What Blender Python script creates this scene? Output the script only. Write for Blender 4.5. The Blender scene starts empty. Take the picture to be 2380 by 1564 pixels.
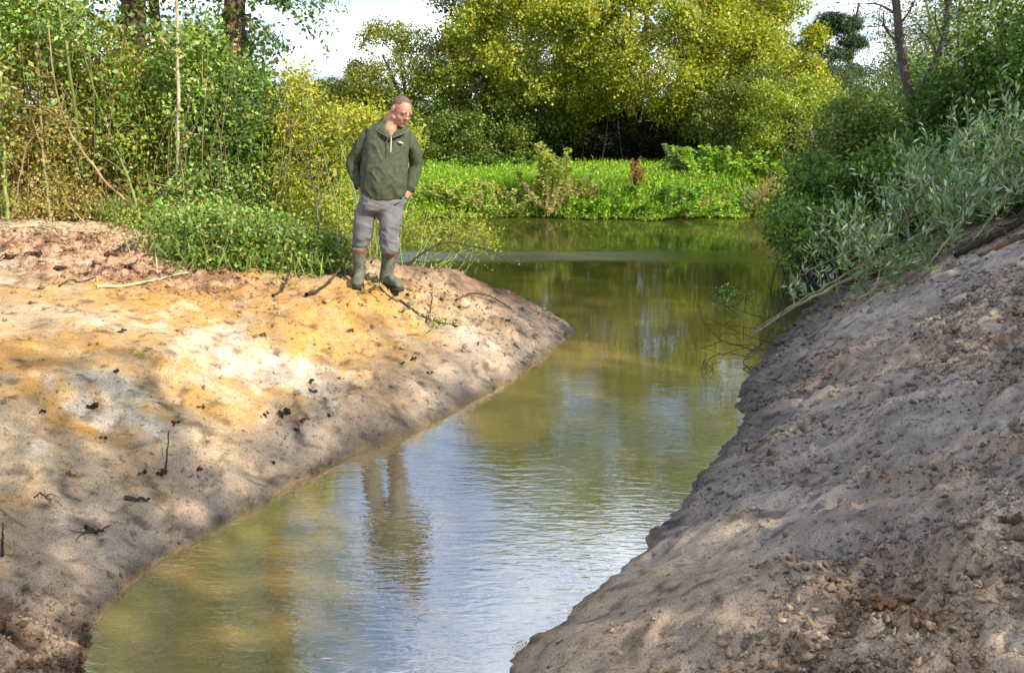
import bpy, math, random
import numpy as np
from mathutils import Vector, Matrix

# ------------------------------------------------------------------ camera, sky, sun, exposure
SC = bpy.context.scene
COL = SC.collection
CAM_H, PITCH, LENS = 2.2, math.radians(13.9), 32.0
FPX = 2380 * LENS / 36.0                      # focal length in the working pixel grid (2380 x 1564)
cam_d = bpy.data.cameras.new('camera'); cam = bpy.data.objects.new('camera', cam_d); COL.objects.link(cam)
cam.location = (0, 0, CAM_H); cam.rotation_euler = (math.pi / 2 - PITCH, 0, 0)
cam_d.lens = LENS; cam_d.sensor_width = 36; cam_d.clip_start = 0.05; cam_d.clip_end = 6000
SC.camera = cam

SUN_EL, SUN_AZ = math.radians(36), math.radians(52)      # azimuth: right of straight behind the camera
SUNV = Vector((math.sin(SUN_AZ) * math.cos(SUN_EL), -math.cos(SUN_AZ) * math.cos(SUN_EL), math.sin(SUN_EL)))
sun_d = bpy.data.lights.new('sun', 'SUN'); sun = bpy.data.objects.new('sun', sun_d); COL.objects.link(sun)
sun_d.energy = 5.0; sun_d.angle = math.radians(0.9); sun_d.color = (1.0, 0.93, 0.80)
sun.rotation_euler = SUNV.to_track_quat('Z', 'Y').to_euler(); sun.location = SUNV * 50

W = bpy.data.worlds.new('World'); SC.world = W; W.use_nodes = True
nt = W.node_tree; nt.nodes.clear()
def N(t, typ, **kw):
    n = t.nodes.new(typ)
    for k, v in kw.items(): setattr(n, k, v)
    return n
sky = N(nt, 'ShaderNodeTexSky', sky_type='NISHITA', sun_disc=False)
sky.sun_elevation = SUN_EL; sky.sun_rotation = math.atan2(SUNV.x, SUNV.y); sky.air_density = 1.0; sky.dust_density = 0.6; sky.ozone_density = 1.5
tc = N(nt, 'ShaderNodeTexCoord'); sep = N(nt, 'ShaderNodeSeparateXYZ'); nt.links.new(tc.outputs['Generated'], sep.inputs[0])
zc = N(nt, 'ShaderNodeMath', operation='MAXIMUM'); nt.links.new(sep.outputs['Z'], zc.inputs[0]); zc.inputs[1].default_value = 0.0
za = N(nt, 'ShaderNodeMath', operation='ADD'); nt.links.new(zc.outputs[0], za.inputs[0]); za.inputs[1].default_value = 0.12
dv = N(nt, 'ShaderNodeVectorMath', operation='DIVIDE'); nt.links.new(tc.outputs['Generated'], dv.inputs[0])
cz = N(nt, 'ShaderNodeCombineXYZ')
for i in range(3): nt.links.new(za.outputs[0], cz.inputs[i])
nt.links.new(cz.outputs[0], dv.inputs[1])
cn = N(nt, 'ShaderNodeTexNoise'); cn.inputs['Scale'].default_value = 1.35; cn.inputs['Detail'].default_value = 7; cn.inputs['Roughness'].default_value = 0.55
mp = N(nt, 'ShaderNodeMapping'); mp.inputs['Location'].default_value = (5.3, 2.1, 0); nt.links.new(dv.outputs[0], mp.inputs[0]); nt.links.new(mp.outputs[0], cn.inputs['Vector'])
cr = N(nt, 'ShaderNodeValToRGB'); cr.color_ramp.elements[0].position = 0.45; cr.color_ramp.elements[1].position = 0.70
nt.links.new(cn.outputs['Fac'], cr.inputs[0])
hz = N(nt, 'ShaderNodeMapRange'); nt.links.new(sep.outputs['Z'], hz.inputs[0])
hz.inputs[1].default_value = 0.05; hz.inputs[2].default_value = 0.28; hz.inputs[3].default_value = 0.9; hz.inputs[4].default_value = 0.0
pale = N(nt, 'ShaderNodeMix', data_type='RGBA'); nt.links.new(hz.outputs[0], pale.inputs[0]); nt.links.new(sky.outputs[0], pale.inputs[6]); pale.inputs[7].default_value = (2.7, 3.15, 3.7, 1)   # pale air near the horizon
mix = N(nt, 'ShaderNodeMix', data_type='RGBA'); nt.links.new(cr.outputs[0], mix.inputs[0])
nt.links.new(pale.outputs[2], mix.inputs[6]); mix.inputs[7].default_value = (10.2, 10.8, 11.8, 1)
bg = N(nt, 'ShaderNodeBackground'); bg.inputs[1].default_value = 0.15; nt.links.new(mix.outputs[2], bg.inputs[0])
wo = N(nt, 'ShaderNodeOutputWorld'); nt.links.new(bg.outputs[0], wo.inputs[0])

SC.view_settings.view_transform = 'Standard'; SC.view_settings.look = 'None'
SC.view_settings.exposure = 0.95; SC.view_settings.gamma = 1.0; SC.view_settings.use_curve_mapping = False
SC.render.engine = 'CYCLES'
SC.cycles.max_bounces = 8; SC.cycles.diffuse_bounces = 3; SC.cycles.glossy_bounces = 3; SC.cycles.transmission_bounces = 4; SC.cycles.transparent_max_bounces = 6
SC.cycles.use_denoising = True; SC.cycles.sample_clamp_indirect = 8

# ------------------------------------------------------------------ helpers
rng = np.random.default_rng(7); random.seed(7)
CT, ST = math.cos(PITCH), math.sin(PITCH)
def ray(u, v):
    X, Y = (u - 1190) / FPX, (782 - v) / FPX
    return np.array([X, CT + Y * ST, -ST + Y * CT])
def at_z(u, v, z=0.0):
    d = ray(u, v); return np.array([0, 0, CAM_H]) + d * ((CAM_H - z) / -d[2])
def at_y(u, v, y):
    d = ray(u, v); return np.array([0, 0, CAM_H]) + d * (y / d[1])

def _h(ix, iy, iz, seed):
    n = (ix.astype(np.int64) * 374761393 + iy.astype(np.int64) * 668265263 + iz.astype(np.int64) * 2147483647 + seed * 1274126177) & 0xffffffff
    n = ((n ^ (n >> 13)) * 1274126177) & 0xffffffff
    n = ((n ^ (n >> 16)) * 2246822519) & 0xffffffff
    return ((n ^ (n >> 15)) & 0xffffff) / float(0xffffff)
def vn2(x, y, seed=0):
    ix, iy = np.floor(x), np.floor(y); fx, fy = x - ix, y - iy
    fx = fx * fx * fx * (fx * (fx * 6 - 15) + 10); fy = fy * fy * fy * (fy * (fy * 6 - 15) + 10); z = np.zeros_like(ix)
    a, b = _h(ix, iy, z, seed), _h(ix + 1, iy, z, seed); c, d = _h(ix, iy + 1, z, seed), _h(ix + 1, iy + 1, z, seed)
    return (a + (b - a) * fx) * (1 - fy) + (c + (d - c) * fx) * fy
def vn3(p, seed=0):
    i = np.floor(p); f = p - i; f = f * f * (3 - 2 * f); r = 0
    for dx in (0, 1):
        for dy in (0, 1):
            for dz in (0, 1):
                w = (f[:, 0] if dx else 1 - f[:, 0]) * (f[:, 1] if dy else 1 - f[:, 1]) * (f[:, 2] if dz else 1 - f[:, 2])
                r = r + w * _h(i[:, 0] + dx, i[:, 1] + dy, i[:, 2] + dz, seed)
    return r
def fbm(x, y, o=4, seed=0, g=0.5):
    x = np.asarray(x, float); y = np.asarray(y, float); s = 0; a = 1.0; t = 0
    for k in range(o):
        c, sn = math.cos(k * 1.1), math.sin(k * 1.1)
        s = s + a * vn2((x * c - y * sn) * 2 ** k + 17.3 * k, (x * sn + y * c) * 2 ** k - 9.1 * k, seed + k); t += a; a *= g
    return s / t
def sstep(a, b, x): t = np.clip((x - a) / (b - a), 0, 1); return t * t * (3 - 2 * t)

def mesh_np(name, V, F, mat, parent=None, col=None, smooth=False):
    V = np.asarray(V, np.float32).reshape(-1, 3).copy(); F = np.asarray(F, np.int32)
    q = parent
    while q is not None: V -= np.array(q.location, np.float32); q = q.parent
    me = bpy.data.meshes.new(name); k = F.shape[1]
    me.vertices.add(len(V)); me.vertices.foreach_set('co', V.ravel())
    me.loops.add(F.size); me.loops.foreach_set('vertex_index', F.ravel())
    me.polygons.add(len(F)); me.polygons.foreach_set('loop_start', np.arange(0, F.size, k, dtype=np.int32))
    if smooth: me.polygons.foreach_set('use_smooth', np.ones(len(F), bool))
    if col is not None:
        a = me.color_attributes.new('col', 'FLOAT_COLOR', 'POINT')
        c = np.ones((len(V), 4), np.float32); c[:, :3] = col; a.data.foreach_set('color', c.ravel())
    me.update(calc_edges=True); me.validate()
    me.materials.append(mat)
    o = bpy.data.objects.new(name, me); COL.objects.link(o)
    if parent is not None: o.parent = parent
    return o
def tag(o, label=None, cat=None, group=None, kind=None):
    if label: o['label'] = label
    if cat: o['category'] = cat
    if group: o['group'] = group
    if kind: o['kind'] = kind
    return o
def thing(name, loc, label, cat, group=None):
    o = bpy.data.objects.new(name, None); o.location = [float(c) for c in loc]; o.empty_display_size = 0.2; COL.objects.link(o)
    return tag(o, label, cat, group)

# ------------------------------------------------------------------ materials
def new_mat(name):
    m = bpy.data.materials.new(name); m.use_nodes = True; t = m.node_tree; t.nodes.clear()
    return m, t, N(t, 'ShaderNodeOutputMaterial')
def attr_col(t):
    a = N(t, 'ShaderNodeAttribute'); a.attribute_name = 'col'; return a.outputs['Color']
def noise(t, scale, detail=3, rough=0.55, vec=None, dist=0.0):
    n = N(t, 'ShaderNodeTexNoise'); n.inputs['Scale'].default_value = scale; n.inputs['Detail'].default_value = detail
    n.inputs['Roughness'].default_value = rough; n.inputs['Distortion'].default_value = dist
    if vec is None:
        g = N(t, 'ShaderNodeNewGeometry'); vec = g.outputs['Position']
    t.links.new(vec, n.inputs['Vector']); return n.outputs['Fac']
def ramp(t, fac, stops):
    r = N(t, 'ShaderNodeValToRGB'); e = r.color_ramp.elements
    while len(e) > 1: e.remove(e[-1])
    for i, (p, c) in enumerate(stops):
        q = e[0] if i == 0 else e.new(p)
        q.position = p; q.color = (*c, 1) if len(c) == 3 else c
    t.links.new(fac, r.inputs[0]); return r.outputs[0]
def mixc(t, fac, a, b, mode='MIX'):
    m = N(t, 'ShaderNodeMix', data_type='RGBA', blend_type=mode)
    for s, v in ((0, fac), (6, a), (7, b)):
        if hasattr(v, 'is_output'): t.links.new(v, m.inputs[s])
        elif s == 0: m.inputs[0].default_value = v
        else: m.inputs[s].default_value = (*v, 1)
    return m.outputs[2]
def bump(t, h, strength, dist):
    b = N(t, 'ShaderNodeBump'); b.inputs['Strength'].default_value = strength; b.inputs['Distance'].default_value = dist
    t.links.new(h, b.inputs['Height']); return b.outputs[0]
def mat_leaf(name, trans=0.35, rough=0.45, spec=0.35):
    m, t, out = new_mat(name); c = attr_col(t)
    p = N(t, 'ShaderNodeBsdfPrincipled'); t.links.new(c, p.inputs['Base Color']); p.inputs['Roughness'].default_value = rough; p.inputs['Specular IOR Level'].default_value = spec
    tr = N(t, 'ShaderNodeBsdfTranslucent'); t.links.new(mixc(t, 1.0, c, (1.25, 1.15, 0.5), 'MULTIPLY'), tr.inputs[0])
    ms = N(t, 'ShaderNodeMixShader'); ms.inputs[0].default_value = trans
    t.links.new(p.outputs[0], ms.inputs[1]); t.links.new(tr.outputs[0], ms.inputs[2]); t.links.new(ms.outputs[0], out.inputs[0]); return m
def mat_solid(name, c1, c2, scale, rough=0.8, spec=0.25, bscale=None, bdist=0.004, bstr=0.6, stretch=None):
    m, t, out = new_mat(name); p = N(t, 'ShaderNodeBsdfPrincipled')
    vec = None
    if stretch:
        g = N(t, 'ShaderNodeNewGeometry'); mpn = N(t, 'ShaderNodeMapping'); mpn.inputs['Scale'].default_value = stretch
        t.links.new(g.outputs['Position'], mpn.inputs[0]); vec = mpn.outputs[0]
    t.links.new(ramp(t, noise(t, scale, 5, 0.6, vec), [(0.3, c1), (0.7, c2)]), p.inputs['Base Color'])
    p.inputs['Roughness'].default_value = rough; p.inputs['Specular IOR Level'].default_value = spec
    if bscale: t.links.new(bump(t, noise(t, bscale, 4, 0.6, vec), bstr, bdist), p.inputs['Normal'])
    t.links.new(p.outputs[0], out.inputs[0]); return m
M = {}
M['leaf'] = mat_leaf('leaf', 0.38)
M['leaf_glossy'] = mat_leaf('leaf_glossy', 0.22, 0.38, 0.5)
M['grass'] = mat_leaf('grass', 0.42, 0.5, 0.25)
M['bark_brown'] = mat_solid('bark_brown', (0.045, 0.028, 0.016), (0.17, 0.105, 0.06), 14, 0.9, 0.1, 30, 0.02, 0.9, (1, 1, 0.22))
M['bark_grey'] = mat_solid('bark_grey', (0.06, 0.05, 0.042), (0.17, 0.145, 0.125), 18, 0.9, 0.1, 40, 0.012, 0.8, (1, 1, 0.3))
M['bark_pale'] = mat_solid('bark_pale', (0.22, 0.19, 0.10), (0.50, 0.45, 0.30), 16, 0.8, 0.15, 60, 0.004, 0.5, (1, 1, 0.4))
M['bark_green'] = mat_solid('bark_green', (0.10, 0.12, 0.03), (0.24, 0.25, 0.08), 16, 0.75, 0.2, 60, 0.004, 0.5, (1, 1, 0.4))
M['bark_willow'] = mat_solid('bark_willow', (0.13, 0.105, 0.055), (0.30, 0.25, 0.14), 9, 0.75, 0.2, 60, 0.004, 0.5)
M['stem_dry'] = mat_solid('stem_dry', (0.16, 0.095, 0.045), (0.40, 0.28, 0.15), 8, 0.85, 0.1)
M['twig_dark'] = mat_solid('twig_dark', (0.02, 0.014, 0.010), (0.07, 0.05, 0.035), 20, 0.85, 0.15, 80, 0.004)
M['stick_pale'] = mat_solid('stick_pale', (0.30, 0.22, 0.10), (0.55, 0.45, 0.27), 15, 0.8, 0.15, 80, 0.004)
M['needle'] = mat_leaf('needle', 0.12, 0.5, 0.2)
# ------------------------------------------------------------------ ground: banks, channel bed, far bank, out to the horizon
def line(px): return [tuple(at_z(u, v)[:2]) for u, v in px]
EDGE_L = [(-0.1, 1.9), (-1.0, 2.1), (-1.62, 2.75)] + line([(195, 1564), (212, 1490), (240, 1428), (275, 1368), (385, 1292), (500, 1218), (640, 1150), (745, 1095), (850, 1045), (1005, 985), (1095, 930), (1180, 885), (1262, 830), (1312, 790)]) + [(0.66, 9.12)]
EDGE_B = [(0.66, 9.12), (0.35, 9.5), (-0.3, 9.75), (-1.0, 9.8), (-1.7, 10.1), (-2.5, 10.9), (-3.6, 12.3), (-5.5, 14.0), (-9, 15.5), (-16, 17), (-40, 20)]
EDGE_R = [(-0.1, 1.9), (0.02, 2.7), (-0.02, 3.1)] + line([(1172, 1510), (1225, 1480), (1300, 1430), (1385, 1360), (1450, 1298), (1520, 1230), (1578, 1168), (1640, 1090), (1690, 1030), (1722, 965), (1722, 905), (1765, 840), (1800, 790), (1850, 745)]) + [(3.6, 10.6), (4.0, 12), (4.35, 14), (5.0, 16.5), (6.2, 18.6), (8.5, 19.8)]
EDGE_F = [(-40, 21.5), (-16, 20.6), (-9, 20.2), (-4, 19.7), (-1.5, 19.55), (0.5, 19.6), (1.6, 19.3), (2.6, 19.2), (3.4, 19.6), (4.5, 19.75), (5.6, 19.75), (7, 19.9), (8.5, 19.8)]
POLY = np.array(EDGE_L + EDGE_B[1:] + EDGE_F[:-1] + EDGE_R[::-1][:-1])

def pl_dist(x, y, pl):
    d = np.full(x.shape, 1e9)
    for (ax, ay), (bx, by) in zip(pl[:-1], pl[1:]):
        ex, ey = bx - ax, by - ay; L = ex * ex + ey * ey + 1e-12
        t = np.clip(((x - ax) * ex + (y - ay) * ey) / L, 0, 1)
        d = np.minimum(d, (x - ax - t * ex) ** 2 + (y - ay - t * ey) ** 2)
    return np.sqrt(d)
def in_poly(x, y, P):
    r = np.zeros(x.shape, bool)
    for i in range(len(P)):
        (x1, y1), (x2, y2) = P[i], P[i - 1]
        c = (y1 > y) != (y2 > y)
        r ^= c & (x < (x2 - x1) * (y - y1) / (y2 - y1 + 1e-15) + x1)
    return r
def smin(a, b, k):
    h = np.clip(0.5 + 0.5 * (b - a) / k, 0, 1); return b * (1 - h) + a * h - k * h * (1 - h)

def crumble(x, y):
    """how crumbly (clods, 0..1) the soil is at a place"""
    c = np.zeros_like(x)
    def blob(u, v, z, rx, ry, w=1.0):
        nonlocal c
        p = at_z(u, v, z); c = np.maximum(c, w * np.exp(-((x - p[0]) / rx) ** 2 - ((y - p[1]) / ry) ** 2))
    blob(60, 1480, 0.3, 0.55, 0.55); blob(0, 1350, 0.5, 0.4, 0.5, 0.8)             # lower left heap
    blob(60, 560, 1.05, 1.6, 0.9, 0.9); blob(330, 620, 0.95, 1.6, 0.5, 0.7)         # reddish rim under the thicket
    blob(1000, 690, 0.55, 1.3, 0.35, 0.7)
    blob(1800, 1480, 0.5, 0.75, 0.75); blob(2250, 1500, 0.75, 0.9, 0.9, 0.95); blob(1560, 1330, 0.3, 0.22, 0.25, 0.8)
    blob(2330, 720, 0.95, 0.9, 1.2, 0.75); blob(2330, 1000, 0.9, 0.6, 0.8, 0.6)
    return c
def land(x, y):
    """(z, dict of masks) on any place; z<0 under water"""
    x = np.asarray(x, float); y = np.asarray(y, float)
    x0, y0 = x, y; fw = sstep(30, 12, np.hypot(x, y))
    x = x + fw * ((fbm(x0 * 3.3, y0 * 3.3, 4, 13, .6) - .5) * .16); y = y + fw * ((fbm(x0 * 3.3 + 9, y0 * 3.3, 4, 14, .6) - .5) * .16)
    wob = (fbm(x * 2.2, y * 2.2, 3, 11) - 0.5) * 0.16 + (fbm(x * 9, y * 9, 2, 12) - 0.5) * 0.05
    dL, dB, dR, dF = (pl_dist(x, y, e) for e in (EDGE_L, EDGE_B, EDGE_R, EDGE_F))
    wat = in_poly(x, y, POLY)
    near = np.minimum(np.minimum(dL, dB), np.minimum(dR, dF))
    reg = np.argmin(np.stack([np.minimum(dL, dB), dR, dF]), 0)
    dLw, dRw = np.maximum(dL + wob * sstep(0, .5, dL), 0), np.maximum(dR + wob * sstep(0, .5, dR), 0)
    zL = np.where(dLw < 1.15, 0.56 * dLw, 0.644 + 0.50 * (1 - np.exp(-(dLw - 1.15) / 2.2)))
    zL = zL + 0.03 * np.sin(np.clip(dLw, 0, 1.2) * 5.2) * sstep(0, .3, dLw)
    zB = 0.10 + 0.75 * np.maximum(dB + wob, 0); zB = np.where(zB > 0.9, 0.9 + (zB - 0.9) * 0.25, zB) * sstep(-0.02, 0.10, dB)
    zl = smin(zL, zB, 0.22) + 0.02 * (np.minimum(dL, dB) > 0)
    zl = np.maximum(zl, 0.012 + 0.25 * np.minimum(np.minimum(dL, dB), .6))
    zR = 0.50 * dRw; zR = np.where(dRw > 2.0, 1.0 + 0.40 * (1 - np.exp(-(dRw - 2.0) / .8)), zR)
    zF = 0.50 * sstep(-0.15, 0.9, dF) + 0.30 * (1 - np.exp(-dF / 7.0))
    zl2 = np.select([reg == 0, reg == 1], [zl, zR], zF)
    far = np.hypot(x, y - 12)
    hill = 1.0 * sstep(60, 160, far) + 3 * sstep(160, 900, far) * fbm(x / 260, y / 260, 3, 40)
    cr = crumble(x, y)
    x, y = x0, y0
    # relief
    fine = sstep(28, 10, np.hypot(x, y))
    n1 = (fbm(x * 3.1, y * 3.1, 4, 21) - 0.5) * 0.09
    lump = np.abs(fbm(x * 11, y * 11, 4, 22, 0.6) - 0.5) * 2
    pit = (fbm(x * 19, y * 19, 3, 23, 0.7) - 0.5)
    # bucket streaks on the right bank, running obliquely up the slope
    sx, sy = x * 0.80 + y * 0.60, -x * 0.60 + y * 0.80
    st = (fbm(sx * 1.0, sy * 6.5, 5, 24, .62) - 0.5)
    ex, ey = x * 0.93 - y * 0.36, x * 0.36 + y * 0.93
    stl = (fbm(ex * 0.9, ey * 5.5, 5, 25, .62) - 0.5)
    edge = sstep(0.0, 0.22, near)
    smooth_r = sstep(0.95, 0.5, np.hypot((x - at_z(1390, 1500, .12)[0]) / 1.0, (y - at_z(1390, 1500, .12)[1]) / 1.0)) * (reg == 1)
    rel = n1 * edge + fine * edge * ((lump - 0.25) * (0.014 + np.where(reg == 1, .08, .12) * cr) + pit * (0.012 + 0.07 * cr))
    rel = rel + np.where(reg == 1, st * 0.12 * edge * (1 - 0.5 * cr), 0) * fine + np.where(reg == 0, stl * (0.05 + .05 * sstep(-1.5, 0, x)) * edge, 0) * fine
    rel = rel * (1 - 0.9 * smooth_r)
    zland = zl2 + rel + hill
    zland = np.maximum(zland, 0.006 + 0.05 * np.minimum(near, 1.0))
    zwat = -(0.9 * (1 - np.exp(-near / 0.9))) * (0.55 + 0.6 * sstep(6, 10, y)) - 0.004 + (fbm(x * 3, y * 3, 3, 30) - .5) * 0.05 * sstep(0, .4, near)
    return np.where(wat, zwat, zland), dict(reg=reg, wat=wat, dL=dL, dB=dB, dR=dR, dF=dF, near=near, cr=cr, lump=lump, st=st, stl=stl, smooth=smooth_r)
def H(x, y): return float(land(np.array([x], float), np.array([y], float))[0][0])
def hit(u, v, y0=1.0, y1=40.0, water=True):
    """the place on the ground that the photograph shows at (u, v)"""
    d = ray(u, v); ys = np.linspace(y0, y1, 5000); t = ys / d[1]; x = d[0] * t; z = CAM_H + d[2] * t
    g = land(x, ys)[0]
    if water: g = np.maximum(g, 0)
    i = np.argmax(z <= g); return np.array([x[i], ys[i], g[i]])

def soil_colour(x, y, z, m):
    n = lambda s, k, o=4: fbm(x * s, y * s, o, k)
    c3 = lambda *c: np.array(c)[None, :]
    lerp = lambda a, b, f: a + (b - a) * np.clip(f, 0, 1)[:, None]
    def blob(u, v, zz, rx, ry):
        p = at_z(u, v, zz); return np.exp(-((x - p[0]) / rx) ** 2 - ((y - p[1]) / ry) ** 2)
    # left: pale sand, ochre in the middle, grey at the water, peaty brown along the rim
    sand = lerp(c3(.37, .255, .145), c3(.46, .345, .215), (n(1.1, 50) - .35) * 3 + m['stl'] * 2.5)
    och = np.maximum.reduce([blob(560, 740, .62, 1.4, .85), .9 * blob(760, 720, .6, .9, .55), .75 * blob(200, 830, .75, 1.0, .8), .8 * blob(860, 900, .4, .7, .5), .7 * blob(560, 960, .35, .8, .4)])
    L = lerp(sand, c3(.45, .25, .075), (och * 1.5 + (n(2.6, 51) - .5) * 1.5 + (n(9, 151) - .5) * 1.6 - .25) * 1.1)
    sunlit_wht = np.maximum.reduce([blob(590, 850, .45, .75, .42), .75 * blob(300, 945, .5, .5, .3), .6 * blob(120, 620, .95, 1.0, .5), .3 * blob(90, 1010, .6, .4, .4), .6 * blob(1060, 760, .4, .4, .25)])  # sunlit spots painted into the pale sand as whiter blobs
    L = lerp(L, c3(.56, .475, .345), (sunlit_wht * 1.45 + (n(3.1, 52) - .5) * 1.3 + (n(10, 152) - .5) * 1.5 - .45) * 1.4)
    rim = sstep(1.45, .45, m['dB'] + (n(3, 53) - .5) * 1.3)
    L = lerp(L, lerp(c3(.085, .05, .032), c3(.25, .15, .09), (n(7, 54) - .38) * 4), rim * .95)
    red = np.maximum(blob(60, 570, 1.05, 1.7, .8), blob(320, 625, .95, 1.4, .4)); L = lerp(L, lerp(c3(.20, .10, .055), c3(.45, .27, .16), (n(6, 55) - .38) * 4), red * 1.2 + (n(4, 56) - .5) * .8 - .15)
    L = lerp(L, c3(.36, .285, .215), sstep(.65, .1, m['dL'] + (n(2.4, 57) - .5) * .5) * .75)
    L = lerp(L, lerp(c3(.17, .10, .06), c3(.46, .32, .21), (n(8, 58) - .4) * 4), np.clip(np.maximum(blob(60, 1480, .3, .6, .6), blob(20, 1400, .4, .5, .5)) * 1.9 + (n(5, 59) - .5) * .7 - .2, 0, 1))
    # right: grey-brown clay scraped by the bucket, tan and rusty crumbs
    R = lerp(c3(.25, .215, .188), c3(.38, .33, .285), (n(2.2, 60) - .35) * 2.8)
    R = lerp(R, c3(.50, .40, .295), (m['st'] * 4.2 + (n(1.3, 61) - .5) * 2.2 - .15))
    R = lerp(R, lerp(c3(.27, .18, .115), c3(.48, .37, .26), (n(9, 62) - .4) * 4), m['cr'] * 1.2 + (n(4, 63) - .5) * 1.2 - .25)
    R = lerp(R, c3(.27, .135, .065), (m['cr'] * .5 + (n(5.5, 64) - .72) * 4))
    R = lerp(R, c3(.12, .10, .09), (n(3.3, 65) - .62) * 4 * .7)
    R = lerp(R, c3(.34, .265, .195), m['smooth'])
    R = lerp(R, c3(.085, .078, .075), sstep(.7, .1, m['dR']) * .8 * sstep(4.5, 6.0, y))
    R = R * np.array([1.02, .97, .91])
    F = lerp(c3(.06, .085, .02), c3(.10, .15, .03), n(.8, 66)); F = lerp(F, c3(.05, .035, .02), sstep(.35, .0, m['dF']))
    F = lerp(F, c3(.035, .035, .015), sstep(4.5, 6, m['dF']))
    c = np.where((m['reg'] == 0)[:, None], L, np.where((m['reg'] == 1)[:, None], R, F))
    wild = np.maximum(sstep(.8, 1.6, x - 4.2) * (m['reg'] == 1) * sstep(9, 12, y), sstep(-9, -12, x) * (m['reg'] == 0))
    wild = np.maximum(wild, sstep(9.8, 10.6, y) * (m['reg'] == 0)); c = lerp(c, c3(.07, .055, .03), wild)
    c = lerp(c, c3(.075, .10, .035), sstep(60, 120, np.hypot(x, y)))
    damp = sstep(.13, .0, np.abs(m['near'] + (n(9, 67) - .5) * .06)) * (~m['wat'])
    c = c * (1 - .5 * damp)[:, None]
    bed = lerp(c3(.30, .20, .075), c3(.17, .13, .05), (n(1.5, 68) - .3) * 2)
    bed = lerp(bed, c3(.38, .17, .05), (blob(420, 1400, -.05, .35, .25) + (n(5, 69) - .5) - .2) * 1.2)
    c = np.where(m['wat'][:, None], bed, c)
    # speckle: grains and crumbs darker and lighter than their neighbours
    sp = fbm(x * 31, y * 31, 2, 70); c = c * (1 + (.55 + .5 * m['cr']) * (sp - .5))[:, None]
    c = c * (1 - .55 * sstep(.66, .78, fbm(x * 13, y * 13, 2, 71)) * (m['reg'] < 2))[:, None]
    return np.clip(c, .01, .9)

def spaced(lo, hi, step, grow, ext_lo, ext_hi):
    a = list(np.arange(lo, hi + 1e-6, step)); s = step; q = a[-1]
    while q < ext_hi: s *= grow; q += s; a.append(q)
    s = step; q = a[0]
    while q > ext_lo: s *= grow; q -= s; a.insert(0, q)
    return np.array(a)
gx = spaced(-5.6, 5.2, 0.029, 1.10, -3000, 3000); gy = spaced(1.2, 10.2, 0.028, 1.05, -300, 3500)
GX, GY = np.meshgrid(gx, gy); fx, fy = GX.ravel(), GY.ravel()
gz, gm = land(fx, fy)
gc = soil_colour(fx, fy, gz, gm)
nx, ny = len(gx), len(gy); ii = np.arange(nx * ny).reshape(ny, nx)
GF = np.stack([ii[:-1, :-1], ii[:-1, 1:], ii[1:, 1:], ii[1:, :-1]], -1).reshape(-1, 4)
m, t, out = new_mat('soil'); p = N(t, 'ShaderNodeBsdfPrincipled'); c = attr_col(t)
v1 = ramp(t, noise(t, 120, 3, 0.7), [(0.30, (.50, .47, .44)), (0.70, (1.35, 1.35, 1.35))])
v2 = ramp(t, noise(t, 34, 5, 0.75), [(0.56, (1, 1, 1)), (0.64, (.34, .27, .22))])
c = mixc(t, 0.9, c, v1, 'MULTIPLY'); c = mixc(t, 0.8, c, v2, 'MULTIPLY'); t.links.new(c, p.inputs['Base Color'])
p.inputs['Roughness'].default_value = 0.85; p.inputs['Specular IOR Level'].default_value = 0.22
b1 = N(t, 'ShaderNodeMath', operation='ADD'); t.links.new(noise(t, 70, 5, 0.75), b1.inputs[0]); t.links.new(noise(t, 230, 2, 0.6), b1.inputs[1])
t.links.new(bump(t, b1.outputs[0], 0.55, 0.012), p.inputs['Normal']); t.links.new(p.outputs[0], out.inputs[0]); M['soil'] = m
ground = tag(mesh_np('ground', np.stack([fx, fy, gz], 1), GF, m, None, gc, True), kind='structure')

# ------------------------------------------------------------------ water
m, t, out = new_mat('water'); g = N(t, 'ShaderNodeNewGeometry'); sp = N(t, 'ShaderNodeSeparateXYZ'); t.links.new(g.outputs['Position'], sp.inputs[0])
def mrange(fac, a, b, c, d):
    q = N(t, 'ShaderNodeMapRange', interpolation_type='SMOOTHSTEP'); t.links.new(fac, q.inputs[0])
    for i, v in enumerate((a, b, c, d)): q.inputs[i + 1].default_value = v
    return q.outputs[0]
def mth(op, a, b):
    q = N(t, 'ShaderNodeMath', operation=op)
    for i, v in enumerate((a, b)):
        if hasattr(v, 'is_output'): t.links.new(v, q.inputs[i])
        else: q.inputs[i].default_value = v
    return q.outputs[0]
def mapped(scale, rot):
    q = N(t, 'ShaderNodeMapping'); q.inputs['Scale'].default_value = scale; q.inputs['Rotation'].default_value = (0, 0, rot); t.links.new(g.outputs['Position'], q.inputs[0]); return q.outputs[0]
warp = noise(t, 0.9, 2)
rip = noise(t, 1.0, 3, 0.5, mapped((6.0, 21.0, 1), 0.10), 0.4)
rip2 = noise(t, 1.0, 2, 0.5, mapped((14.0, 34.0, 1), -0.2), 0.3)
amp = mrange(sp.outputs['Y'], 3.0, 9.0, 1.0, 0.16)                                           # livelier at the near end of the channel
amp = mth('MULTIPLY', amp, mrange(warp, 0.32, 0.62, 0.35, 1.0))
yw = mth('ADD', sp.outputs['Y'], mth('MULTIPLY', mth('SUBTRACT', noise(t, 0.35, 3, 0.6, mapped((1, .5, 1), 0)), 0.5), 1.7))
band = mth('MULTIPLY', mrange(yw, 13.35, 13.75, 0.0, 1.0), mrange(yw, 14.5, 14.9, 1.0, 0.0))      # a breath of wind across the river
band = mth('MULTIPLY', band, mrange(sp.outputs['X'], 1.6, 3.4, 1.0, 0.25))
h = mth('ADD', mth('MULTIPLY', rip, 1.0), mth('MULTIPLY', rip2, 0.35))
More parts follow.
